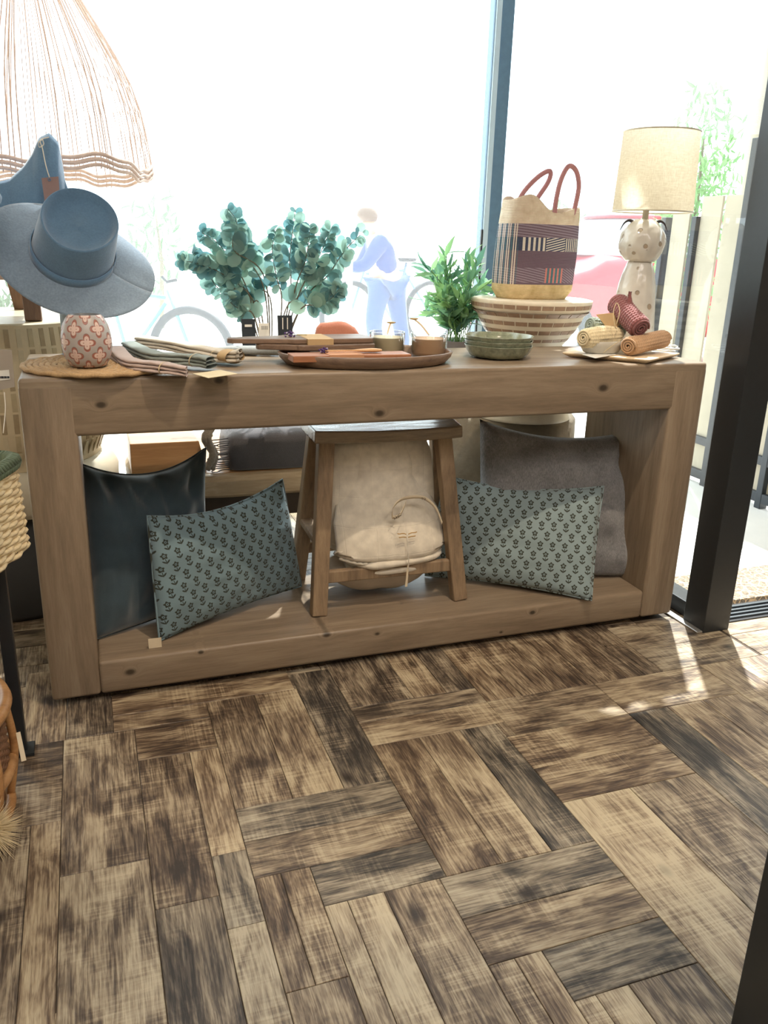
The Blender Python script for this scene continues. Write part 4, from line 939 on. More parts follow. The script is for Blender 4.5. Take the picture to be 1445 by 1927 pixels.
for ri, s in enumerate(rows):
    r = prad(s)+.0012; n = max(12, int(2*PI*r/.040)); z = hh*s; hgt = .013 if s > .7 else .010
    r2 = prad(s+hgt/hh*.5)+.0012; r1 = prad(s-hgt/hh*.5)+.0012
    mb = MB(); da = 2*PI/n*.90/2; vs = []
    for (rr_, zz) in ((r1, -hgt/2), (r2, hgt/2)):
        for aa_ in (-da, -da/3, da/3, da): vs.append((rr_*math.cos(aa_), rr_*math.sin(aa_), zz))
    for (rr_, zz) in ((r1, -hgt/2), (r2, hgt/2)):
        for aa_ in (-da, -da/3, da/3, da): vs.append(((rr_-.003)*math.cos(aa_), (rr_-.003)*math.sin(aa_), zz))
    fs = [(0, 1, 5, 4), (1, 2, 6, 5), (2, 3, 7, 6), (4, 5, 13, 12), (5, 6, 14, 13), (6, 7, 15, 14), (0, 8, 9, 1), (1, 9, 10, 2), (2, 10, 11, 3), (0, 4, 12, 8), (3, 11, 15, 7)]
    me = MB().add(vs, fs).mesh('inlay_piece', bonet, smooth=False)
    for k in range(n):
        a = 2*PI*k/n+ri*.37
        if math.sin(a) > .55: continue      # the far side is never seen
        inst(me, 'inlay_piece', ped, Matrix.Translation((0, 0, z)) @ Matrix.Rotation(a, 4, 'Z'))
stump = plain('rough_plaster', S(122, 112, 96), .9, .25, 9, .6, dist=.006)
st_ = MB().lathe([(0, 0), (.24, 0), (.25, .02), (.252, zBt*.5), (.24, zBt-.02), (.225, zBt-.002), (0, zBt-.002)], 48, (PXC+.0, PYC+.10, 0), fr=lambda a, r, z: 1+.02*noise.noise(Vector((math.cos(a)*2, math.sin(a)*2, z*6))))
tag(st_.build('plaster_drum', stump), 'rough grey-brown plaster drum carrying the mosaic pedestal', 'plinth')
# bag
t = NT('sisal_weave', .9, .15); X = t.sep(t.coords()); xx, zz = X[0], X[2]
BH = .288
def bandm(a, b): return t.M('MULTIPLY', t.M('GREATER_THAN', zz, a*BH), t.M('LESS_THAN', zz, b*BH))
def xband(a, b): return t.M('MULTIPLY', t.M('GREATER_THAN', xx, a), t.M('LESS_THAN', xx, b))
def stripes(s, per, duty=.5): return t.M('LESS_THAN', t.M('FRACT', t.M('DIVIDE', s, per)), duty)
nat = t.ramp(t.noise(t.coords(), 40, 3), [(.3, S(206, 180, 132)), (.7, S(234, 212, 168))])
pal = t.ramp(t.noise(t.coords(), 40, 3), [(.3, S(220, 200, 176)), (.7, S(240, 226, 206))])
pur, nav, crw, mv, pk_, tl_ = S(122, 104, 118), S(78, 84, 108), S(232, 224, 212), S(158, 144, 158), S(220, 142, 136), S(92, 128, 138)  # band colours lightened to carry backlight and haze
c = t.mix(bandm(.16, .80), nat, pur); c = t.mix(bandm(.80, 1.4), c, pal)
c = t.mix(t.M('MULTIPLY', bandm(.66, .80), stripes(t.M('ADD', zz, t.M('MULTIPLY', xx, .1)), .008)), c, mv)
bA = bandm(.52, .66)
c = t.mix(bA, c, nav); c = t.mix(t.M('MULTIPLY', t.M('MULTIPLY', bA, xband(-.09, -.005)), stripes(xx, .017, .48)), c, crw)
c = t.mix(t.M('MULTIPLY', t.M('MULTIPLY', bA, xband(-.005, .065)), stripes(t.M('ADD', zz, t.M('MULTIPLY', xx, -.25)), .0075, .45)), c, crw)
c = t.mix(t.M('MULTIPLY', t.M('MULTIPLY', bA, xband(.065, .3)), stripes(xx, .0085, .5)), c, crw)
bB = bandm(.18, .34)
c = t.mix(t.M('MULTIPLY', t.M('MULTIPLY', bB, xband(-.3, .0)), stripes(t.M('ADD', zz, t.M('MULTIPLY', xx, .2)), .0075, .5)), c, mv)
c = t.mix(t.M('MULTIPLY', bB, xband(.0, .065)), c, tl_)
c = t.mix(t.M('MULTIPLY', t.M('MULTIPLY', bB, xband(.0, .065)), stripes(xx, .0145, .45)), c, pk_)
c = t.mix(t.M('MULTIPLY', t.M('MULTIPLY', bB, xband(.065, .3)), stripes(t.M('ADD', zz, t.M('MULTIPLY', xx, .5)), .0075, .5)), c, mv)
# left side face: thin vertical stripes
lf = t.M('MULTIPLY', xband(-.3, -.098), bandm(.16, .80)); sxy = t.M('SUBTRACT', xx, X[1]); c = t.mix(t.M('MULTIPLY', lf, stripes(sxy, .0105, .5)), c, crw); c = t.mix(t.M('MULTIPLY', lf, t.M('LESS_THAN', t.M('FRACT', t.M('DIVIDE', sxy, .0315)), .18)), c, tl_)
t.col(c)
rib = t.M('ADD', t.M('SINE', t.M('MULTIPLY', zz, 2*PI/.0040)), t.M('MULTIPLY', t.M('SINE', t.M('MULTIPLY', xx, 2*PI/.0042)), .6)); t.bump(rib, .5, .0015)
out = t.t.nodes['Material Output']; sisal = t.m
ba = at(997, 563, .575); zb = zT+.004
BX, BY = (at(928, 560, .60).x+at(1066, 560, .60).x)/2, .60
bag = thing('woven_bag', 'striped woven sisal bag with leather handles on the mosaic pedestal', 'bag', (BX, BY, zb))
def bagf(u, v):
    a = 2*PI*u; ca, sa = math.cos(a), math.sin(a)
    hx_ = .128*(1-.06*v)*(1+.05*math.sin(PI*v)); hy_ = .075*(1+.05*math.sin(PI*v)); p = 3.2
    x = math.copysign(abs(ca)**(2/p), ca)*hx_; y = math.copysign(abs(sa)**(2/p), sa)*hy_
    top = BH*(1.0+.11*math.exp(-((x+.075)/.05)**2)-.09*math.exp(-((x-.01)/.06)**2)+.0*y)
    bt = .012*(1-math.exp(-(v*14)))
    r = math.cos(.12); sx_, sy_ = x*1, y
    k = .86+.14*min(1, v*10)
    return (BX+sx_*k+.012*v, BY+sy_*k, zb+top*v)
MB().grid(bagf, 96, 40, -.004).build('bag_body', sisal, bag)
bs = MB().loft([(zb, BX, BY, .10, .055, 3.2), (zb+.002, BX, BY, .11, .064, 3.2), (zb+.006, BX, BY, .112, .066, 3.2)], 48); bs.build('bag_base', plain('sisal_plain', S(206, 176, 126), .9, .1, 90, .3), bag)
lea = fabric('mauve_leather', S(178, 128, 130), .6, 300, .12, .2, .3)
def handle(pxs, Y):
    P = bez([at(x, y, Y) for x, y in pxs], 8); MB().tube(P, .0078, 10).build('handle', lea, bag)
handle([(970, 392), (985, 362), (1010, 335), (1031, 322), (1036, 328), (1030, 345), (1012, 372), (998, 396)], .64)
handle([(1044, 412), (1045, 385), (1055, 340), (1070, 313), (1084, 322), (1089, 350), (1083, 385), (1077, 408)], .535)
cuff = at(1062, 408, .54)
MB().loft([(cuff.z-.010, cuff.x, .545, .040, .010, 3), (cuff.z+.010, cuff.x, .545, .041, .011, 3)], 30).build('rim_cuff', plain('sisal_pale', S(226, 210, 186), .9, .1, 90, .3), bag)

# ---- oval coffee table (stadium) seen under the console
ctw = wood('honey_pine', S(150, 108, 70), S(182, 138, 94), S(206, 166, 120), axis=0, sc=6, rough=.4)
rimw = wood('pale_rim', S(140, 120, 96), S(174, 152, 124), S(204, 184, 156), axis=0, sc=6, rough=.5)  # rim and leg wood, paler than the top planks
ZK = .40
cx0, cx1, cyy, cr_ = .535, .975, .86, .30
def stadium(r, n=24):
    return [(cx1+r*math.cos(a), cyy+r*math.sin(a)) for a in [-PI/2+PI*i/n for i in range(n+1)]]+[(cx0+r*math.cos(a), cyy+r*math.sin(a)) for a in [PI/2+PI*i/n for i in range(n+1)]]
cof = thing('coffee_table', 'low oval coffee table of honey pine behind the console', 'coffee table', (.785, cyy, 0))
def ringloft(levels, mat, name, cap=True):
    vs = []; n = len(stadium(1))
    for r, z in levels: vs += [(x, y, z) for x, y in stadium(r)]
    fs = [(i*n+k, i*n+(k+1) % n, (i+1)*n+(k+1) % n, (i+1)*n+k) for i in range(len(levels)-1) for k in range(n)]
    if cap: fs += [tuple(range(n))[::-1], tuple((len(levels)-1)*n+k for k in range(n))]
    return MB().add(vs, fs).build(name, mat, cof, auto=.5)
ringloft([(cr_-.012, ZK-.075), (cr_, ZK-.065), (cr_+.002, ZK-.02), (cr_-.008, ZK-.004), (cr_-.022, ZK)], rimw, 'rim')
for k in range(5):
    y0 = cyy-.275+k*.11; 
    def clip(y): 
        d = min(abs(y-cyy), .274); return math.sqrt(max(0, .277**2-d*d))
    ys = [y0+.001, y0+.055, y0+.109]
    left = [(cx0-clip(y), y) for y in ys]; right = [(cx1+clip(y), y) for y in ys]
    o2 = right+left[::-1]; n = 6
    MB().add([(x, y, ZK-.002) for x, y in o2]+[(x, y, ZK+.0015) for x, y in o2], [tuple(range(n))[::-1], tuple(range(n, 2*n))]+[(i, (i+1) % n, (i+1) % n+n, i+n) for i in range(n)]).build('top_plank', ctw, cof, smooth=False)
ringloft([(cr_-.06, ZK-.16), (cr_-.06, ZK-.07)], plain('dark_apron', S(70, 58, 48), .7, .1, 20, .1), 'apron')
for (x, y) in ((cx0-.1, cyy-.15), (cx1+.1, cyy-.15), (cx0-.1, cyy+.15), (cx1+.1, cyy+.15)): MB().bar((x, y, 0), (x, y, ZK-.15), .06, .06).build('leg', rimw, cof, smooth=False, bevel=.004)
# block with sloping end, frayed rope, dark throw
a = at(244, 849, .66); b = at(372, 849, .66)
blk_ = MB().box(a.x, b.x, .62, .84, ZK+.002, ZK+.10)
blk_.v = [(x+(.022 if x > (a.x+b.x)/2 and z < ZK+.04 else 0)-(0), y, z) for x, y, z in blk_.v]
tag(blk_.build('wooden_box', ctw, smooth=False, bevel=.004), 'honey-coloured wooden box with a sloping end on the coffee table', 'box')
rope = fabric('frayed_rope', S(132, 122, 110), .98, 200, .3, .3, .8)
rp = thing('driftwood_branch', 'grey gnarled driftwood branch leaning between the box and the dark throw', 'branch', at(392, 880, .56))
for k in range(3):
    P = bez([at(392+R_.uniform(-4, 4)+k*3, 884, .555+k*.01), at(400+k*2, 856, .57+k*.008), at(388+R_.uniform(-3, 6), 826, .58), at(396+k*3, 795, .60), at(404, 765, .62)], 8)
    MB().tube(P, [.011+.004*noise.noise(Vector((i*.7, k, 0))) for i in range(len(P))], 8).build('strand', rope, rp)
thr = fabric('charcoal_linen', S(84, 82, 86), .95, 350, .14, .3, .5)
a = at(425, 868, .60); b = at(600, 862, .60)
tr_ = thing('fringed_throw', 'charcoal fringed throw folded on the coffee table', 'throw', ((a.x+b.x)/2, .68, ZK))
MB().loft([(ZK+.003, (a.x+b.x)/2+.03, .69, .165, .10, 6), (ZK+.012, (a.x+b.x)/2+.03, .69, .175, .11, 6), (ZK+.06, (a.x+b.x)/2+.03, .69, .176, .11, 6), (ZK+.105, (a.x+b.x)/2+.03, .69, .172, .108, 6), (ZK+.118, (a.x+b.x)/2+.03, .69, .15, .09, 5)], 64, noi=.004, nscale=18).build('folded_cloth', thr, tr_)
for k in range(16):
    z = ZK+.006+.0065*k; x = a.x-.012; y = .59+.02*R_.random()
    P = bez([(x+.03, y+.01, z), (x-.002, y, z+R_.uniform(-.004, .004)), (x-.022, y-.004+R_.uniform(-.006, .006), z+R_.uniform(-.006, .004)), (x-.034, y+R_.uniform(-.01, .004), z-R_.uniform(.002, .01))], 4)
    for p in P: p.z = max(p.z, ZK+.004)
    MB().tube(P, .0018, 5).build('tassel', thr, tr_)

# ---- tall plants
def leafmesh(kind, mat):
    mb = MB()
    if kind == 'round':
        n = 10; vs = [(0, 0, 0)]
        for i in range(n):
            a = 2*PI*i/n; vs.append((math.cos(a)*.5+.5, math.sin(a)*.5, .06*math.cos(2*a)))
        vs[0] = (.5, 0, -.05)
        fs = [(0, 1+i, 1+(i+1) % n) for i in range(n)]
    else:
        vs = [(0, 0, 0)]; fs = []
        prof = [(.15, .07), (.35, .13), (.55, .12), (.78, .07)]
        for (x, w) in prof: vs += [(x, -w, -.25*x*x+.03), (x, 0, -.25*x*x), (x, w, -.25*x*x+.03)]
        vs.append((1, 0, -.27)); m = len(vs)-1
        fs = [(0, 1, 2), (0, 2, 3)]
        for i in range(3):
            b = 1+3*i; fs += [(b, b+3, b+4, b+1), (b+1, b+4, b+5, b+2)]
        fs += [(10, m, 11), (11, m, 12)]
    mb.add(vs, fs); me = mb.mesh('leaf', mat, True); return me
def leafmat(name, c1, c2, tr_amt=.45, rough=.5):
    t = NT(name, rough, .4); oi = t.n('ShaderNodeObjectInfo'); cc = t.ramp(oi.outputs['Random'], [(.1, c1), (.9, c2)]); t.col(cc)
    out = t.t.nodes['Material Output']; tl = t.n('ShaderNodeBsdfTranslucent'); t.L(cc, tl.inputs[0]); ms = t.n('ShaderNodeMixShader'); ms.inputs[0].default_value = tr_amt
    t.L(t.b.outputs[0], ms.inputs[1]); t.L(tl.outputs[0], ms.inputs[2]); t.L(ms.outputs[0], out.inputs[0]); return t.m
euc = leafmat('eucalyptus_leaf', S(100, 144, 150), S(166, 200, 188), .5, .6); euc_l = leafmesh('round', euc)  # leaf colours paled and blued to hold the window haze
stemm = plain('brown_stem', S(110, 104, 88), .8)
EY = .80
ev = thing('eucalyptus_vase', 'spray of round-leaved eucalyptus in a vase behind the serving boards', 'plant', (at(525, 640, EY).x, .95, ZK+.002))
vx = at(525, 640, EY).x
MB().lathe([(0, 0), (.05, 0), (.065, .03), (.07, .09), (.05, .15), (.035, .19), (.042, .21), (.036, .208), (.03, .19), (0, .19)], 32, (vx, .95, ZK+.002)).build('vase', plain('white_vase', S(220, 216, 208), .4), ev)
EVP = Vector(ev['_w'])
branches = [[(480, 575), (425, 520), (375, 497), (338, 490)], [(470, 560), (440, 500), (412, 460), (380, 438)], [(500, 560), (470, 490), (455, 450), (450, 425)],
 [(545, 560), (545, 490), (550, 440), (556, 392)], [(560, 560), (590, 505), (612, 455), (625, 425)], [(570, 570), (615, 520), (650, 470), (688, 432)], [(470, 590), (430, 560), (400, 530), (395, 505)],
 [(560, 590), (600, 560), (630, 500), (648, 450)], [(510, 570), (480, 540), (470, 505), (480, 470)], [(535, 590), (560, 560), (585, 530), (595, 500)], [(530, 580), (520, 520), (512, 470), (520, 430)],
 [(480, 600), (455, 585), (435, 570), (430, 555)], [(555, 545), (572, 500), (580, 460), (583, 430)], [(450, 560), (410, 510), (378, 490), (362, 478)], [(560, 590), (600, 575), (625, 560), (640, 540)], [(500, 530), (440, 470), (446, 420), (428, 392)], [(490, 580), (470, 570), (440, 545), (415, 540)]]
EVP2 = Vector(ev['_w'])
nleaf = 0
for bi, br in enumerate(branches):
    dy = R_.uniform(-.10, .12)
    pts = [Vector((vx, .95, ZK+.20))]+[at(x, y, EY+dy*(i+1)/4) for i, (x, y) in enumerate(br)]
    P = bez(pts, 8)
    MB().tube(P, [.0028*(1-.7*i/len(P)) for i in range(len(P))], 5).build('stem', stemm, ev)
    m = len(P); k = int(m*.38)
    while k < m:
        p = P[k]; tdir = (P[min(k+1, m-1)]-P[max(k-1, 0)]).normalized()
        for sgn in (-1, 1):
            side = tdir.cross(Vector((R_.uniform(-.5, .5), -1, R_.uniform(-.5, .5)))).normalized()*sgn
            d = (side+tdir*.35+Vector((0, R_.uniform(-.5, .3), R_.uniform(-.3, .3)))).normalized()
            up_ = d.cross(tdir).normalized(); q_ = Matrix((d, up_.cross(d), up_)).transposed().to_4x4() @ Matrix.Rotation(R_.uniform(-.9, .9), 4, 'X')
            s = R_.uniform(.030, .054)*(1.05-.5*(k/m)**3)
            inst(euc_l, 'leaf', ev, Matrix.Translation(p-EVP2) @ q_ @ Matrix.Scale(s, 4)); nleaf += 1
        k += 1 if R_.random() < .55 else 2
    # tip leaf
GY = .74
lf2 = leafmat('willow_leaf', S(96, 142, 122), S(160, 206, 142), .5, .45); wl = leafmesh('long', lf2)
gx_ = at(858, 640, GY).x
gp = thing('potted_plant', 'leafy green plant with long narrow leaves in a dark pot left of the pedestal', 'plant', (gx_, GY, ZK+.002))
MB().lathe([(0, 0), (.055, 0), (.07, at(858, 640, GY).z-ZK-.06), (.078, at(858, 640, GY).z-ZK), (.07, at(858, 640, GY).z-ZK), (0, at(858, 640, GY).z-ZK-.01)], 32, (gx_, GY, ZK+.002)).build('pot', plain('dark_clay', S(92, 88, 88), .7), gp)
GP = Vector(gp['_w']); n_ = 0
for k in range(34):
    tx, ty = R_.uniform(792, 935), R_.uniform(462, 615)
    if tx < 850: ty = max(ty, 465+(850-tx)*1.1)
    p0 = Vector((gx_+R_.uniform(-.03, .03), GY+R_.uniform(-.03, .03), at(858, 640, GY).z-.01)); p1_ = at(tx, ty, GY+R_.uniform(-.1, .1))
    P = bez([p0, p0*.5+p1_*.5+Vector((R_.uniform(-.03, .03), 0, .03)), p1_], 7)
    MB().tube(P, .0016, 4).build('stem', plain('green_stem', S(110, 150, 90), .7), gp)
    for j in range(3, len(P)):
        for q__ in range(1):
            d = (P[min(j+1, len(P)-1)]-P[j-1]).normalized()+Vector((R_.uniform(-1, 1), R_.uniform(-1, .6), R_.uniform(-.7, .6))); d.normalize()
            up_ = d.orthogonal().normalized(); mtx = Matrix((d, up_.cross(d), up_)).transposed().to_4x4() @ Matrix.Rotation(R_.uniform(0, 6), 4, 'X')
            inst(wl, 'leaf', gp, Matrix.Translation(P[j]-GP) @ mtx @ Matrix.Scale(R_.uniform(.045, .085), 4)); n_ += 1

# ---- inlaid drum with stool on top, on a plaster plinth
DX, DY, DR = -.115, .80, .300
z0, z1_ = at(160, 868, .62).z, at(60, 606, .62).z
pale = plain('pale_horn_inlay', S(206, 190, 158), .4, .05, 30, .1); til = [plain('horn_a', S(182, 166, 134), .35, .08, 40, .1), plain('horn_b', S(164, 146, 116), .35, .1, 40, .1), plain('horn_c', S(198, 184, 154), .35, .06, 40, .1)]
pl_ = MB().lathe([(0, z0-.13), (.31, z0-.13), (.325, z0-.11), (.328, z0-.05), (.31, z0-.012), (.29, z0-.001), (0, z0-.001)], 56, (DX, DY, 0))
pl_o = pl_.build('round_plinth', plain('cream_plaster', S(202, 192, 170), .8, .06, 10, .2), loc=(DX, DY, 0))
MB().lathe([(0, 0), (.27, 0), (.28, .02), (.28, z0-.131), (0, z0-.131)], 48, (DX, DY, 0)).build('base', plain('charcoal_base', S(62, 62, 62), .8, .08, 10, .1), pl_o)
tag(pl_o, 'cream round plinth under the horn-inlaid drum table', 'plinth')
drum = thing('inlaid_drum', 'round drum table covered in upright cream and tan horn strips', 'side table', (DX, DY, z0))
dh = z1_-z0
def drad(s): return DR*(.965+.055*math.sin(PI*min(1, max(0, s))))-(.012 if s < .14 else 0)
MB().lathe([(0, 0)]+[(drad(i/24), dh*i/24) for i in range(25)]+[(DR*.95, dh+.004), (0, dh+.004)], 72, (DX, DY, z0)).build('body', pale, drum, auto=.6)
import itertools
hs_ = [.03, .155, .28, .43, .57, .71, .85, .985]
for ri in range(7):
    s0, s1 = hs_[ri], hs_[ri+1]; n = 120; da = PI/n*.84
    vs = []
    for off in (.0012, -.003):
        for s in (s0+.008, s1-.008):
            for aa_ in (-da, da): r = drad(s)+off; vs.append((r*math.cos(aa_), r*math.sin(aa_), dh*s))
    mes = [MB().add(vs, [(0, 1, 3, 2), (0, 4, 5, 1), (2, 3, 7, 6), (0, 2, 6, 4), (1, 5, 7, 3)]).mesh('horn_strip', m_, smooth=False) for m_ in til]
    for k in range(n):
        a = 2*PI*k/n+ri*.0
        if -1.9-.4 < (a if a < PI else a-2*PI) < .15 and (k % 2 == 0):
            inst(R_.choice(mes), 'horn_strip', drum, Matrix.Rotation(a, 4, 'Z'))
brst = wood('brown_stool_wood', S(96, 74, 62), S(128, 102, 86), S(152, 124, 106), axis=2, sc=9, rough=.6)
ZD = z1_+.004
ls = thing('rustic_stool', 'brown wooden stool standing on the inlaid drum behind the grey hat', 'stool', (-.12, .72, ZD))
l1 = atz(64, 604, ZD); l2 = atz(45, 585, ZD)
for (fx, fy, tx_, ty_, w) in ((l1.x, l1.y, l1.x-.005, l1.y+.02, .044), (l2.x-.01, l2.y+.06, l2.x-.04, l2.y+.05, .040), (l1.x-.26, l1.y, l1.x-.25, l1.y+.02, .044), (l1.x-.26, l1.y+.2, l1.x-.25, l1.y+.18, .044)):
    MB().bar((fx, fy, ZD+.0005), (tx_, ty_, ZD+.20), w, w*.9).build('leg', brst, ls, smooth=False, bevel=.003)
MB().box(l1.x-.29, l1.x+.03, l1.y-.03, l1.y+.25, ZD+.195, ZD+.225).build('seat', brst, ls, smooth=False, bevel=.005)
MB().bar((l1.x-.26, l1.y+.09, ZD+.115), (l2.x-.02, l2.y+.05, ZD+.105), .026, .03).build('rung', brst, ls, smooth=False, bevel=.003)
# bamboo-like shrub beyond the glass at the left edge
def bush(name, label, c, r, hgt, nl, mat, s0_, s1_, cat='shrub', trunk=True, seed=1):
    rr_ = random.Random(seed); root = thing(name, label, cat, c); c = Vector(c)
    leaf = leafmesh('long', mat)
    if trunk: MB().tube([c, c+Vector((r*.1, 0, hgt*.5)), c+Vector((0, 0, hgt*.85))], [r*.09, r*.06, r*.02], 8).build('trunk', stemm, root)
    mb = MB(); V0 = [Vector(v.co) for v in leaf.vertices]; F0 = [tuple(p.vertices) for p in leaf.polygons]
    for k in range(nl):
        d = Vector((rr_.gauss(0, 1), rr_.gauss(0, 1), rr_.gauss(0, 1))).normalized()*(rr_.random()**.4)
        p = c+Vector((d.x*r, d.y*r, hgt*.6+d.z*hgt*.42)); q = Euler((rr_.uniform(0, 6), rr_.uniform(0, 6), rr_.uniform(0, 6))).to_matrix(); s = rr_.uniform(s0_, s1_)
        mb.add([p+q @ (v*s) for v in V0], F0)
    o = mb.build('foliage', mat, root, smooth=False); o['kind'] = 'stuff'; return root
gre = leafmat('hedge_leaf', S(70, 100, 64), S(124, 156, 100), .35)
pb = at(8, 590, 1.6); bush('garden_shrub', 'dense green shrub outside the glass behind the brown stool', (pb.x-.12, 1.85, -.012), .30, pb.z+.26, 900, gre, .05, .10, seed=3)

# ---- hanging rattan shade with a wavy fringed hem
ratt = plain('pink_rattan', S(226, 204, 192), .8, .10, 40, .3)  # strand colour paled to look washed out by window light
rs_ = thing('rattan_pendant', 'wide rattan pendant shade with loose upright strands and wavy hem, top left', 'pendant lamp', at(60, 110, .78))
RC = Vector((at(75, 300, .95).x, .95)); RR = .32
zh = at(90, 308, .70).z
def hemp(a): return Vector((RC.x+RR*math.cos(a)*(1+.05*math.sin(5*a)), RC.y+RR*math.sin(a)*(1+.05*math.sin(5*a)), zh+.012*math.sin(5*a+.6)))
ztop_ = zh+.55
for lv, rad in ((0, .006), (.014, .006), (-.014, .005)):
    MB().tube([hemp(2*PI*i/120)+Vector((0, 0, lv+.004*math.sin(i*.9))) for i in range(120)], rad, 6, closed=True).build('hem_ring', ratt, rs_)
MB().tube([(RC.x+RR*.30*math.cos(2*PI*i/40), RC.y+RR*.30*math.sin(2*PI*i/40), ztop_) for i in range(40)], .006, 6, closed=True).build('top_ring', ratt, rs_)
sm_ = None
for k in range(120):
    a = 2*PI*k/120+R_.uniform(-.012, .012); b = hemp(a)
    top = Vector((RC.x+RR*.30*math.cos(a), RC.y+RR*.30*math.sin(a), ztop_)); mid = b*.55+top*.45+Vector((math.cos(a), math.sin(a), 0))*.055
    P = bez([b-Vector((0, 0, .02)), b+Vector((0, 0, .02)), mid, top], 4); MB().tube(P, R_.choice((.0008, .0010, .0018)), 4).build('strand', ratt, rs_)
MB().tube([(RC.x, RC.y, ztop_), (RC.x, RC.y, ZC)], .003, 6).build('flex', wc, rs_)
for i in range(4):
    a = i*PI/2; MB().tube([(RC.x, RC.y, ztop_+.01), (RC.x+RR*.30*math.cos(a), RC.y+RR*.30*math.sin(a), ztop_)], .003, 6).build('spoke', ratt, rs_)
# ================================================================== LEFT FOREGROUND
# black steel display stand
fx, fy = -.062, -.165
stn = thing('display_stand', 'black steel display stand under the seagrass basket at the left edge', 'stand', (fx-.2, fy, 0))
zs = .470
for (x, y) in ((fx, fy), (fx-.42, fy), (fx-.10, fy-.42), (fx-.5, fy-.42)):
    MB().box(x-.013, x+.013, y-.013, y+.013, .006, zs-.001).build('leg', black_m, stn, smooth=False, bevel=.0015)
    MB().box(x-.022, x+.028, y-.026, y+.022, .0005, .010).build('foot_plate', black_m, stn, smooth=False, bevel=.0015)
mb = MB(); q4 = [(fx+.018, fy+.02), (fx-.43, fy+.02), (fx-.52, fy-.43), (fx-.085, fy-.43)]
mb.add([(x, y, zs-.02) for x, y in q4]+[(x, y, zs-.002) for x, y in q4], [(0, 1, 2, 3), (7, 6, 5, 4)]+[(i, i+4, (i+1) % 4+4, (i+1) % 4) for i in range(4)]); mb.build('shelf', black_m, stn, smooth=False)
# seagrass basket: the right face runs from its far corner towards the viewer
sg_m = fabric('seagrass', S(240, 216, 176), .85, 120, .22, .1, .7); sgg = fabric('green_seagrass', S(104, 118, 96), .85, 120, .25, .1, .7)
c0 = Vector((.009, -.12)); dirn = Vector((-.0535, -.143)).normalized(); lef = Vector((-1, .37)).normalized()*1
lef = Vector((dirn.y, -dirn.x)).normalized()
if lef.x > 0: lef = -lef
bk = thing('seagrass_basket', 'woven seagrass basket with a green rim on the black stand', 'basket', (c0.x+lef.x*.15+dirn.x*.15, c0.y+lef.y*.15+dirn.y*.15, zs))
zr = at(42, 855, -.12).z
WL, WW = .36, .28
def bpt(s, k):
    """s in 0..1 around the rounded rectangle; k widening"""
    per = [(0, 0), (WL, 0), (WL, WW), (0, WW)]
    n = 4*s; i = int(n) % 4; f = n-int(n); a, b = per[i], per[(i+1) % 4]; x = a[0]+(b[0]-a[0])*f; y = a[1]+(b[1]-a[1])*f
    cxm, cym = WL/2, WW/2; dx, dy = (x-cxm)/cxm, (y-cym)/cym; rn = max(1, (abs(dx)**8+abs(dy)**8)**(1/8)); x = cxm+dx/rn*cxm*k; y = cym+dy/rn*cym*k
    return Vector((c0.x+dirn.x*x+lef.x*y, c0.y+dirn.y*x+lef.y*y))
nr = 22
for r_i in range(nr):
    z = zs+.006+(zr-.022-zs)*r_i/(nr-1); pts = []
    N = 260
    for i in range(N):
        s = i/N; p = bpt(s, 1.0-.035*(r_i/nr)); ph = s*84*PI/2+(PI if r_i % 2 else 0); cpt = bpt(0, .0); 
        o_ = Vector((p.x-(c0.x+dirn.x*WL/2+lef.x*WW/2), p.y-(c0.y+dirn.y*WL/2+lef.y*WW/2))).normalized()*(.0035*math.sin(ph))
        pts.append((p.x+o_.x, p.y+o_.y, z+.0015*math.cos(ph*.5+r_i)))
    MB().tube(pts, .0050, 6, closed=True).build('woven_row', sg_m, bk)
pts = [(*bpt(i/90, .965), zr-.008) for i in range(90)]
MB().tube(pts, .011, 10, closed=True).build('rim', sgg, bk)
for k in range(120):
    s = k/120; p = bpt(s, .965); p2 = bpt((k+1.2)/120 % 1, .965); o_ = (p-Vector((c0.x+dirn.x*WL/2+lef.x*WW/2, c0.y+dirn.y*WL/2+lef.y*WW/2))).normalized()
    P = [Vector((p.x+(p2.x-p.x)*j/8+o_.x*.0135*math.cos(2*PI*j/8), p.y+(p2.y-p.y)*j/8+o_.y*.0135*math.cos(2*PI*j/8), zr-.008+.0135*math.sin(2*PI*j/8))) for j in range(9)]
    MB().tube(P, .0042, 5).build('wrap', sgg, bk)
mb = MB(); ff = [bpt(i/24, .94) for i in range(24)]
mb.add([(p.x, p.y, zs+.002) for p in ff]+[(p.x, p.y, zs+.006) for p in ff], [tuple(range(24)), tuple(range(24, 48))[::-1]]+[(i, (i+1) % 24, (i+1) % 24+24, i+24) for i in range(24)]); mb.build('base', sg_m, bk, smooth=False)
# round rattan basket on the floor, lower left, with a cloth tag
rk = wood('cane', S(150, 106, 66), S(186, 138, 90), S(206, 162, 112), axis=0, sc=10, rough=.4)
rbx, rby = -.235, -.36; Rb = .178
rb = thing('rattan_basket', 'round rattan basket with thick cane hoops on the floor, lower left', 'basket', (rbx, rby, 0))
for z, r, th_ in ((.235, Rb, .013), (.10, Rb*.99, .011), (.010, Rb*.93, .010)):
    MB().tube([(rbx+r*math.cos(2*PI*i/72), rby+r*math.sin(2*PI*i/72), z) for i in range(72)], th_, 10, closed=True).build('cane_hoop', rk, rb)
for k in range(16):
    z = .108+.0078*k; r = Rb*.955
    MB().tube([(rbx+(r+.002*math.sin(i*PI*.5+k*PI))*math.cos(2*PI*i/160), rby+(r+.002*math.sin(i*PI*.5+k*PI))*math.sin(2*PI*i/160), z) for i in range(160)], .0038, 5, closed=True).build('woven_row', plain('brown_weave', S(128, 92, 66), .7, .2, 60, .3), rb)
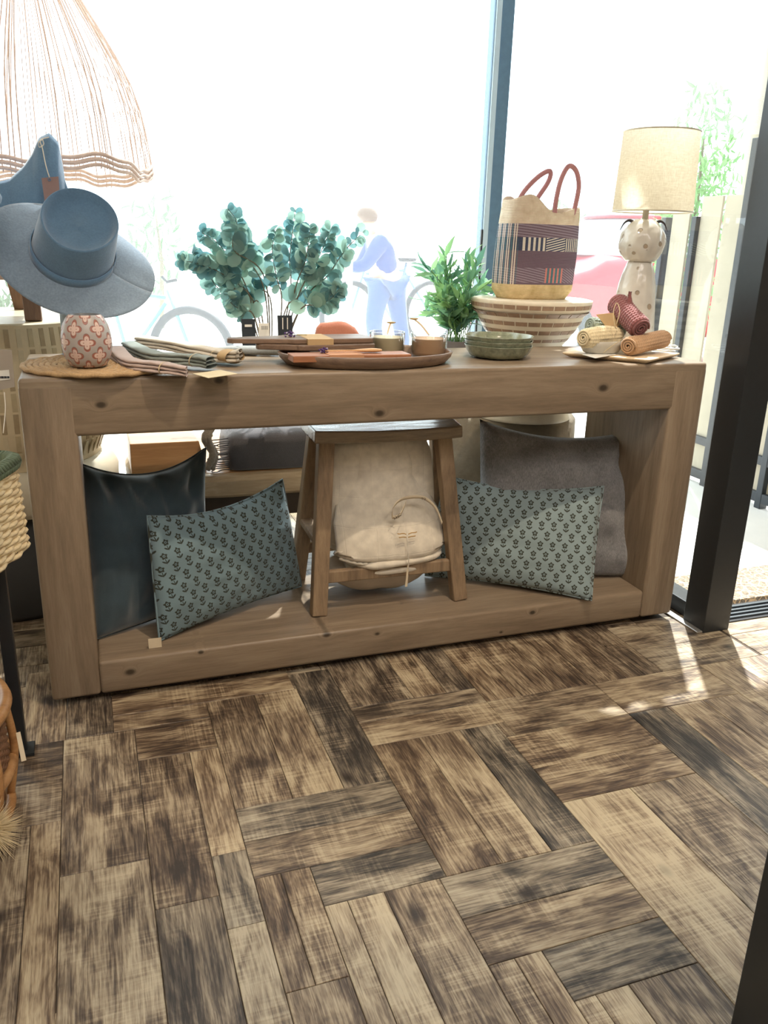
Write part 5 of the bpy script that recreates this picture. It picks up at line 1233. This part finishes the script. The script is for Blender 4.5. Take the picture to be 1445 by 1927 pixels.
for k in range(10):
    a = 2*PI*k/10+.15; MB().tube(bez([(rbx+Rb*.99*math.cos(a), rby+Rb*.99*math.sin(a), .22), (rbx+Rb*1.03*math.cos(a), rby+Rb*1.03*math.sin(a), .12), (rbx+Rb*.93*math.cos(a), rby+Rb*.93*math.sin(a), .012)], 6), .008, 8).build('cane_post', rk, rb)
MB().lathe([(0, .006), (Rb*.9, .006), (Rb*.9, .012), (0, .012)], 40, (rbx, rby, 0)).build('base', plain('brown_weave', (1, 1, 1)), rb)
a = at(34, 1378, -.36); b = at(45, 1432, -.40)
MB().bar(a, b, .008, .001, .009, .001).build('cloth_tag', cl, rb, smooth=False)
# fluffy cream tassel, lower left edge
fz = atz(-16, 1606, .0); tf = tag(None or MB().build('x', cl) if False else bpy.data.objects.new('tassel_cushion', None), 'fluffy cream tassel ball cut off by the left edge', 'tassel'); COL.objects.link(tf); tf.location = (fz.x, fz.y, 0); tf['_w'] = (fz.x, fz.y, 0)
mb = MB(); rr2 = random.Random(4); cc_ = Vector((fz.x, fz.y, .05))
for k in range(900):
    d = Vector((rr2.gauss(0, 1), rr2.gauss(0, 1), rr2.gauss(0, .8))).normalized(); e_ = cc_+d*Vector((1, 1, 1)).length*.0+d*rr2.uniform(.045, .068); 
    if e_.z < .002: e_.z = .002
    s_ = d.orthogonal().normalized()*.0011; t2 = d.cross(s_).normalized()*.0011; base_ = cc_+d*.012
    e2 = e_+Vector((rr2.uniform(-.008, .008), rr2.uniform(-.008, .008), -.004)); e2.z = max(.001, e2.z)
    mb.add([base_+s_, base_+t2, base_-s_, e2], [(0, 1, 3), (1, 2, 3), (2, 0, 3)])
o = mb.build('yarn', plain('cream_yarn', S(232, 214, 176), .9, .12, 60, .2), tf, smooth=False); o['kind'] = 'stuff'
MB().lathe([(0, -.025), (.02, -.015), (.026, 0), (.02, .015), (0, .025)], 16, cc_).build('core', plain('cream_yarn', (1, 1, 1)), tf)
# grey hang labels at the left edge, in front of the drum
gl_ = thing('product_label', 'grey-beige card label with a barcode sticker at the left edge', 'hang tag', at(5, 735, -.10))
a = [at(-40, 655, -.10), at(22, 659, -.10), at(28, 728, -.10), at(-40, 742, -.10)]
MB().add(a+[p+Vector((0, .002, 0)) for p in a], [(0, 3, 2, 1), (4, 5, 6, 7), (0, 1, 5, 4), (1, 2, 6, 5), (2, 3, 7, 6), (3, 0, 4, 7)]).build('card', plain('greige_card', S(164, 154, 142), .8, .04, 30, .05), gl_, smooth=False)
a = [at(-30, 700, -.1015), at(17, 696, -.1015), at(19, 714, -.1015), at(-30, 720, -.1015)]
MB().add(a+[p+Vector((0, .001, 0)) for p in a], [(0, 3, 2, 1), (4, 5, 6, 7), (0, 1, 5, 4), (1, 2, 6, 5), (2, 3, 7, 6), (3, 0, 4, 7)]).build('sticker', wht, gl_, smooth=False)
for k in range(12):
    x = -6+k*2; p = at(x, 712, -.102); q_ = at(x+(1.3 if k % 3 else .7), 708, -.102); MB().box(p.x, q_.x, -.1025, -.1018, p.z, q_.z).build('barcode_bar', blk, gl_, smooth=False)
MB().tube(bez([at(8, 738, -.1), at(10, 770, -.11), at(6, 815, -.14)], 6), .0012, 6).build('string', cordm, gl_)
# ================================================================== OUTSIDE
red = plain('red_car_paint', S(176, 14, 34), .35, .02, 10, 0, spec=.6); tyre = plain('black_tyre', S(26, 36, 46), .6, .1, 40, .2)
# red hatchback: seen from its front corner
wf = at(1046, 612, 4.7); CX, CY = wf.x+.95, 5.25
car = thing('red_car', 'red car with big black wheels parked outside behind the lamp', 'car', (CX, CY, -.012))
st = [(-.42, .42, .50, .35), (-.40, .34, .66, .50), (-.30, .30, .78, .56), (-.05, .28, .88, .60), (.30, .28, .98, .62), (.45, .28, 1.06, .62), (1.2, .28, 1.08, .62), (2.2, .28, 1.06, .62), (2.6, .30, 1.00, .60), (2.7, .40, .85, .50)]
def carbody(u, v):
    k = v*(len(st)-1); i = min(int(k), len(st)-2); f = k-i; x, zb_, zt_, hy = [st[i][q]*(1-f)+st[i+1][q]*f for q in range(4)]
    a = 2*PI*u; p = 5; ca, sa = math.cos(a), math.sin(a)
    return Vector((wf.x+x, CY+math.copysign(abs(ca)**(2/p), ca)*hy, (zb_+zt_)/2+math.copysign(abs(sa)**(2/p), sa)*(zt_-zb_)/2))
MB().grid(carbody, 56, 36).build('body_shell', red, car)
MB().loft([(1.04, CX+.3, CY, .92, .52, 4), (1.14, CX+.32, CY, .86, .50, 4), (1.36, CX+.36, CY, .66, .42, 4), (1.39, CX+.36, CY, .56, .36, 4)], 40).build('cabin_glass', plain('tinted_glass', S(190, 205, 212), .1, .02, 10, 0), car)
MB().loft([(1.37, CX+.36, CY, .68, .43, 4), (1.41, CX+.36, CY, .62, .38, 4), (1.425, CX+.36, CY, .4, .25, 4)], 40).build('roof', red, car)
for (x, y) in ((wf.x, CY-.62), (wf.x+2.1, CY-.62), (wf.x, CY+.55), (wf.x+2.1, CY+.55)):
    w_ = MB().lathe([(.18, -.07), (.31, -.08), (.345, -.05), (.345, .05), (.31, .08), (.18, .07)], 36); w_.v = [(x+a_, y+c2_, .338+b_) for a_, b_, c2_ in w_.v]; wo = w_.build('tyre', tyre, car)
    w_ = MB().lathe([(0, -.055), (.19, -.055), (.20, 0), (.19, .055), (0, .055)], 20); w_.v = [(x+a_, y+c2_, .338+b_) for a_, b_, c2_ in w_.v]; w_.build('hub_cap', plain('silver_metal', S(190, 196, 200), .3, .03, 20, 0), wo)
# bicycle left and bicycle behind the person
def bicycle(label, c, r, ang, col):
    root = thing('bicycle', label, 'bicycle', (c[0], c[1], -.012), 'bicycles outside'); ca, sa = math.cos(ang), math.sin(ang)
    P = lambda x, z: Vector((c[0]+x*ca, c[1]+x*sa, z-.012))
    for wx in (0, 1.05*r/.33):
        MB().tube([P(wx+r*math.cos(2*PI*i/48), r+.015+r*math.sin(2*PI*i/48)) for i in range(48)], .030, 8, closed=True).build('tyre', tyre, root)
        for i in range(12): 
            a = 2*PI*i/12; MB().tube([P(wx, r+.015), P(wx+r*math.cos(a), r+.015+r*math.sin(a))], .0025, 4).build('spoke', plain('silver_metal', (1, 1, 1)), root)
    k = r/.33
    for a, b in (((0, r), (.18*k, .82*k)), ((.2*k, .72*k), (.55*k, .28*k)), ((.2*k, .76*k), (.68*k, .80*k)), ((.55*k, .28*k), (.70*k, .88*k)), ((.55*k, .28*k), (1.05*k, r)), ((1.05*k, r), (.68*k, .78*k))):
        MB().tube([P(*a), P(*b)], .014, 8).build('frame_tube', col, root)
    MB().tube([P(.10*k, .90*k), P(.18*k, .88*k), P(.22*k, .92*k)], .012, 8).build('handlebar', tyre, root)
    MB().loft([(-.012, 0, 0, .10*k, .05*k, 2), (.02, 0, 0, .11*k, .06*k, 2)], 20)
    s = MB().loft([(-.012, 0, 0, .09*k, .045*k, 2), (.02, 0, 0, .11*k, .06*k, 2), (.03, 0, 0, .08*k, .04*k, 2)], 20); s.v = [tuple(Vector(v)+P(.71*k, .90*k)) for v in s.v]; s.build('saddle', tyre, root)
w0 = at(360, 640, 4.2); bicycle('bicycle parked outside at the left, its front wheel by the eucalyptus', (w0.x, 4.2), .30, 2.6, plain('teal_frame', S(90, 170, 176), .4))
w1 = at(655, 545, 6.6); bicycle('bicycle held by the person in denim outside', (w1.x+.05, 6.7), .34, .25, plain('blue_frame', S(90, 120, 150), .4))
# thin pole
p_ = at(657, 560, 3.6); pole = MB().lathe([(.022, -.012), (.022, 1.6), (.014, 1.62), (0, 1.63)], 16, (p_.x, 3.6, 0)); tag(pole.build('slim_post', plain('grey_paint', S(176, 178, 180), .6), auto=.6), 'slim pale post outside between the eucalyptus and the person', 'post')
# person in denim bending forward
PYY = 5.6
def pp3(x, y, dY=0): return at(x, y, PYY+dY)
sc_ = (at(0, 0, PYY)-at(1, 0, PYY)).length  # metres per pixel
per = thing('person', 'person in a blue denim jacket and jeans leaning forward outside', 'person', (pp3(720, 640).x, PYY, -.012))
def skin(name, verts, edges, radii, mat, par, root=0, sub=2):
    org = parent_world(par); me = bpy.data.meshes.new(name); me.from_pydata([tuple(Vector(v)-org) for v in verts], edges, []); me.materials.append(mat)
    o = bpy.data.objects.new(name, me); COL.objects.link(o); o.parent = par
    m = o.modifiers.new('k', 'SKIN'); m.use_smooth_shade = True
    for i, r in enumerate(radii): me.skin_vertices[0].data[i].radius = (r, r) if not isinstance(r, tuple) else r
    me.skin_vertices[0].data[root].use_root = True
    s = o.modifiers.new('s', 'SUBSURF'); s.levels = sub; s.render_levels = sub; return o
G = -.0
hipL, hipR = pp3(715, 540, -.03), pp3(742, 540, .05)
k_ = 1.0
def gz(p, z): p = p.copy(); p.z = z; return p
waist = pp3(728, 520); chest = pp3(708, 470, -.02); neck = pp3(700, 440, -.03); head = pp3(688, 412, -.05)
hz = waist.z
kneeL, kneeR = gz(pp3(702, 600, -.10), hz*.47), gz(pp3(752, 600, .10), hz*.47)
ankL, ankR = gz(pp3(712, 640, -.05), .07), gz(pp3(762, 640, .15), .07)
toeL, toeR = ankL+Vector((-.13, -.05, -.045)), ankR+Vector((-.13, -.05, -.045))
shL, shR = chest+Vector((-.02, -.15, .06)), chest+Vector((.03, .16, .06))
elL, elR = shL+Vector((-.16, -.08, -.20)), shR+Vector((-.12, .06, -.22))
wrL, wrR = elL+Vector((-.20, .02, -.02)), elR+Vector((-.2, -.02, .0))
denim = fabric('denim_jacket', S(34, 62, 124), .9, 300, .15, .2, .3); jeans = fabric('pale_jeans', S(44, 76, 130), .9, 300, .2, .2, .3); skn = plain('skin', S(206, 160, 134), .6, .04, 20, .05); hair = fabric('brown_hair', S(92, 70, 56), .9)
V = [waist, waist*.5+chest*.5, chest, neck, shL, elL, wrL, shR, elR, wrR, hipL, kneeL, ankL, toeL, hipR, kneeR, ankR, toeR, head]
E_ = [(0, 1), (1, 2), (2, 3), (2, 4), (4, 5), (5, 6), (2, 7), (7, 8), (8, 9), (0, 10), (10, 11), (11, 12), (12, 13), (0, 14), (14, 15), (15, 16), (16, 17), (3, 18)]
Rr = [.12, .12, .13, .055, .07, .05, .035, .07, .05, .035, .095, .065, .045, .04, .095, .065, .045, .04, .085]
bd = skin('body', V, E_, Rr, skn, per)
skin('denim_jacket', [waist+Vector((0, 0, .0)), waist*.5+chest*.5, chest, shL, elL, elL*.3+wrL*.7, shR, elR, elR*.3+wrR*.7], [(0, 1), (1, 2), (2, 3), (3, 4), (4, 5), (2, 6), (6, 7), (7, 8)], [.15, .145, .155, .085, .062, .05, .085, .062, .05], denim, per)
skin('jeans', [waist-Vector((0, 0, .02)), hipL, kneeL, ankL+Vector((0, 0, .03)), hipR, kneeR, ankR+Vector((0, 0, .03))], [(0, 1), (1, 2), (2, 3), (0, 4), (4, 5), (5, 6)], [.135, .11, .082, .07, .11, .082, .07], jeans, per)
MB().loft([(-.02, 0, 0, .085, .09, 2), (.03, .01, 0, .098, .10, 2), (.08, .015, 0, .085, .085, 2), (.105, .01, 0, .04, .04, 2)], 24)
hm = MB().loft([(-.02, .03, 0, .07, .09, 2), (.03, .015, 0, .098, .10, 2), (.08, .015, 0, .085, .085, 2), (.105, .01, 0, .04, .04, 2)], 24); hm.v = [tuple(Vector(v)+head) for v in hm.v]; hm.build('hair', hair, per)
for tq, aq in ((toeL, ankL), (toeR, ankR)):
    MB().tube([aq+Vector((.03, 0, -.03)), aq+Vector((-.05, -.02, -.035)), tq], [.045, .05, .035], 10, flat=.7).build('shoe', tyre, per)
# trees and the far foliage
lt1 = leafmat('tree_leaf', S(90, 130, 90), S(150, 190, 130), .5)
tp_ = at(1320, 260, 3.2); bush('street_tree', 'leafy green tree outside, seen right above the lampshade', (tp_.x+.1, 3.3, -.012), .34, tp_.z+.35, 1500, lt1, .05, .10, 'tree', seed=5)
tp_ = at(1385, 330, 2.6); bush('street_tree', 'narrow green climber outside between the columns at the right', (4.0, 2.05, -.012), .16, 1.9, 900, lt1, .05, .09, 'tree', seed=6)
tp_ = at(290, 345, 9); bush('street_tree', 'pale distant tree outside to the right of the hats', (tp_.x, 9, -.012), .40, 1.6, 130, lt1, .12, .2, 'tree', seed=7)
tp_ = at(1060, 345, 9); bush('street_tree', 'pale distant tree outside behind the bag handles', (tp_.x, 9, -.012), .6, 1.75, 260, lt1, .12, .2, 'tree', seed=8)
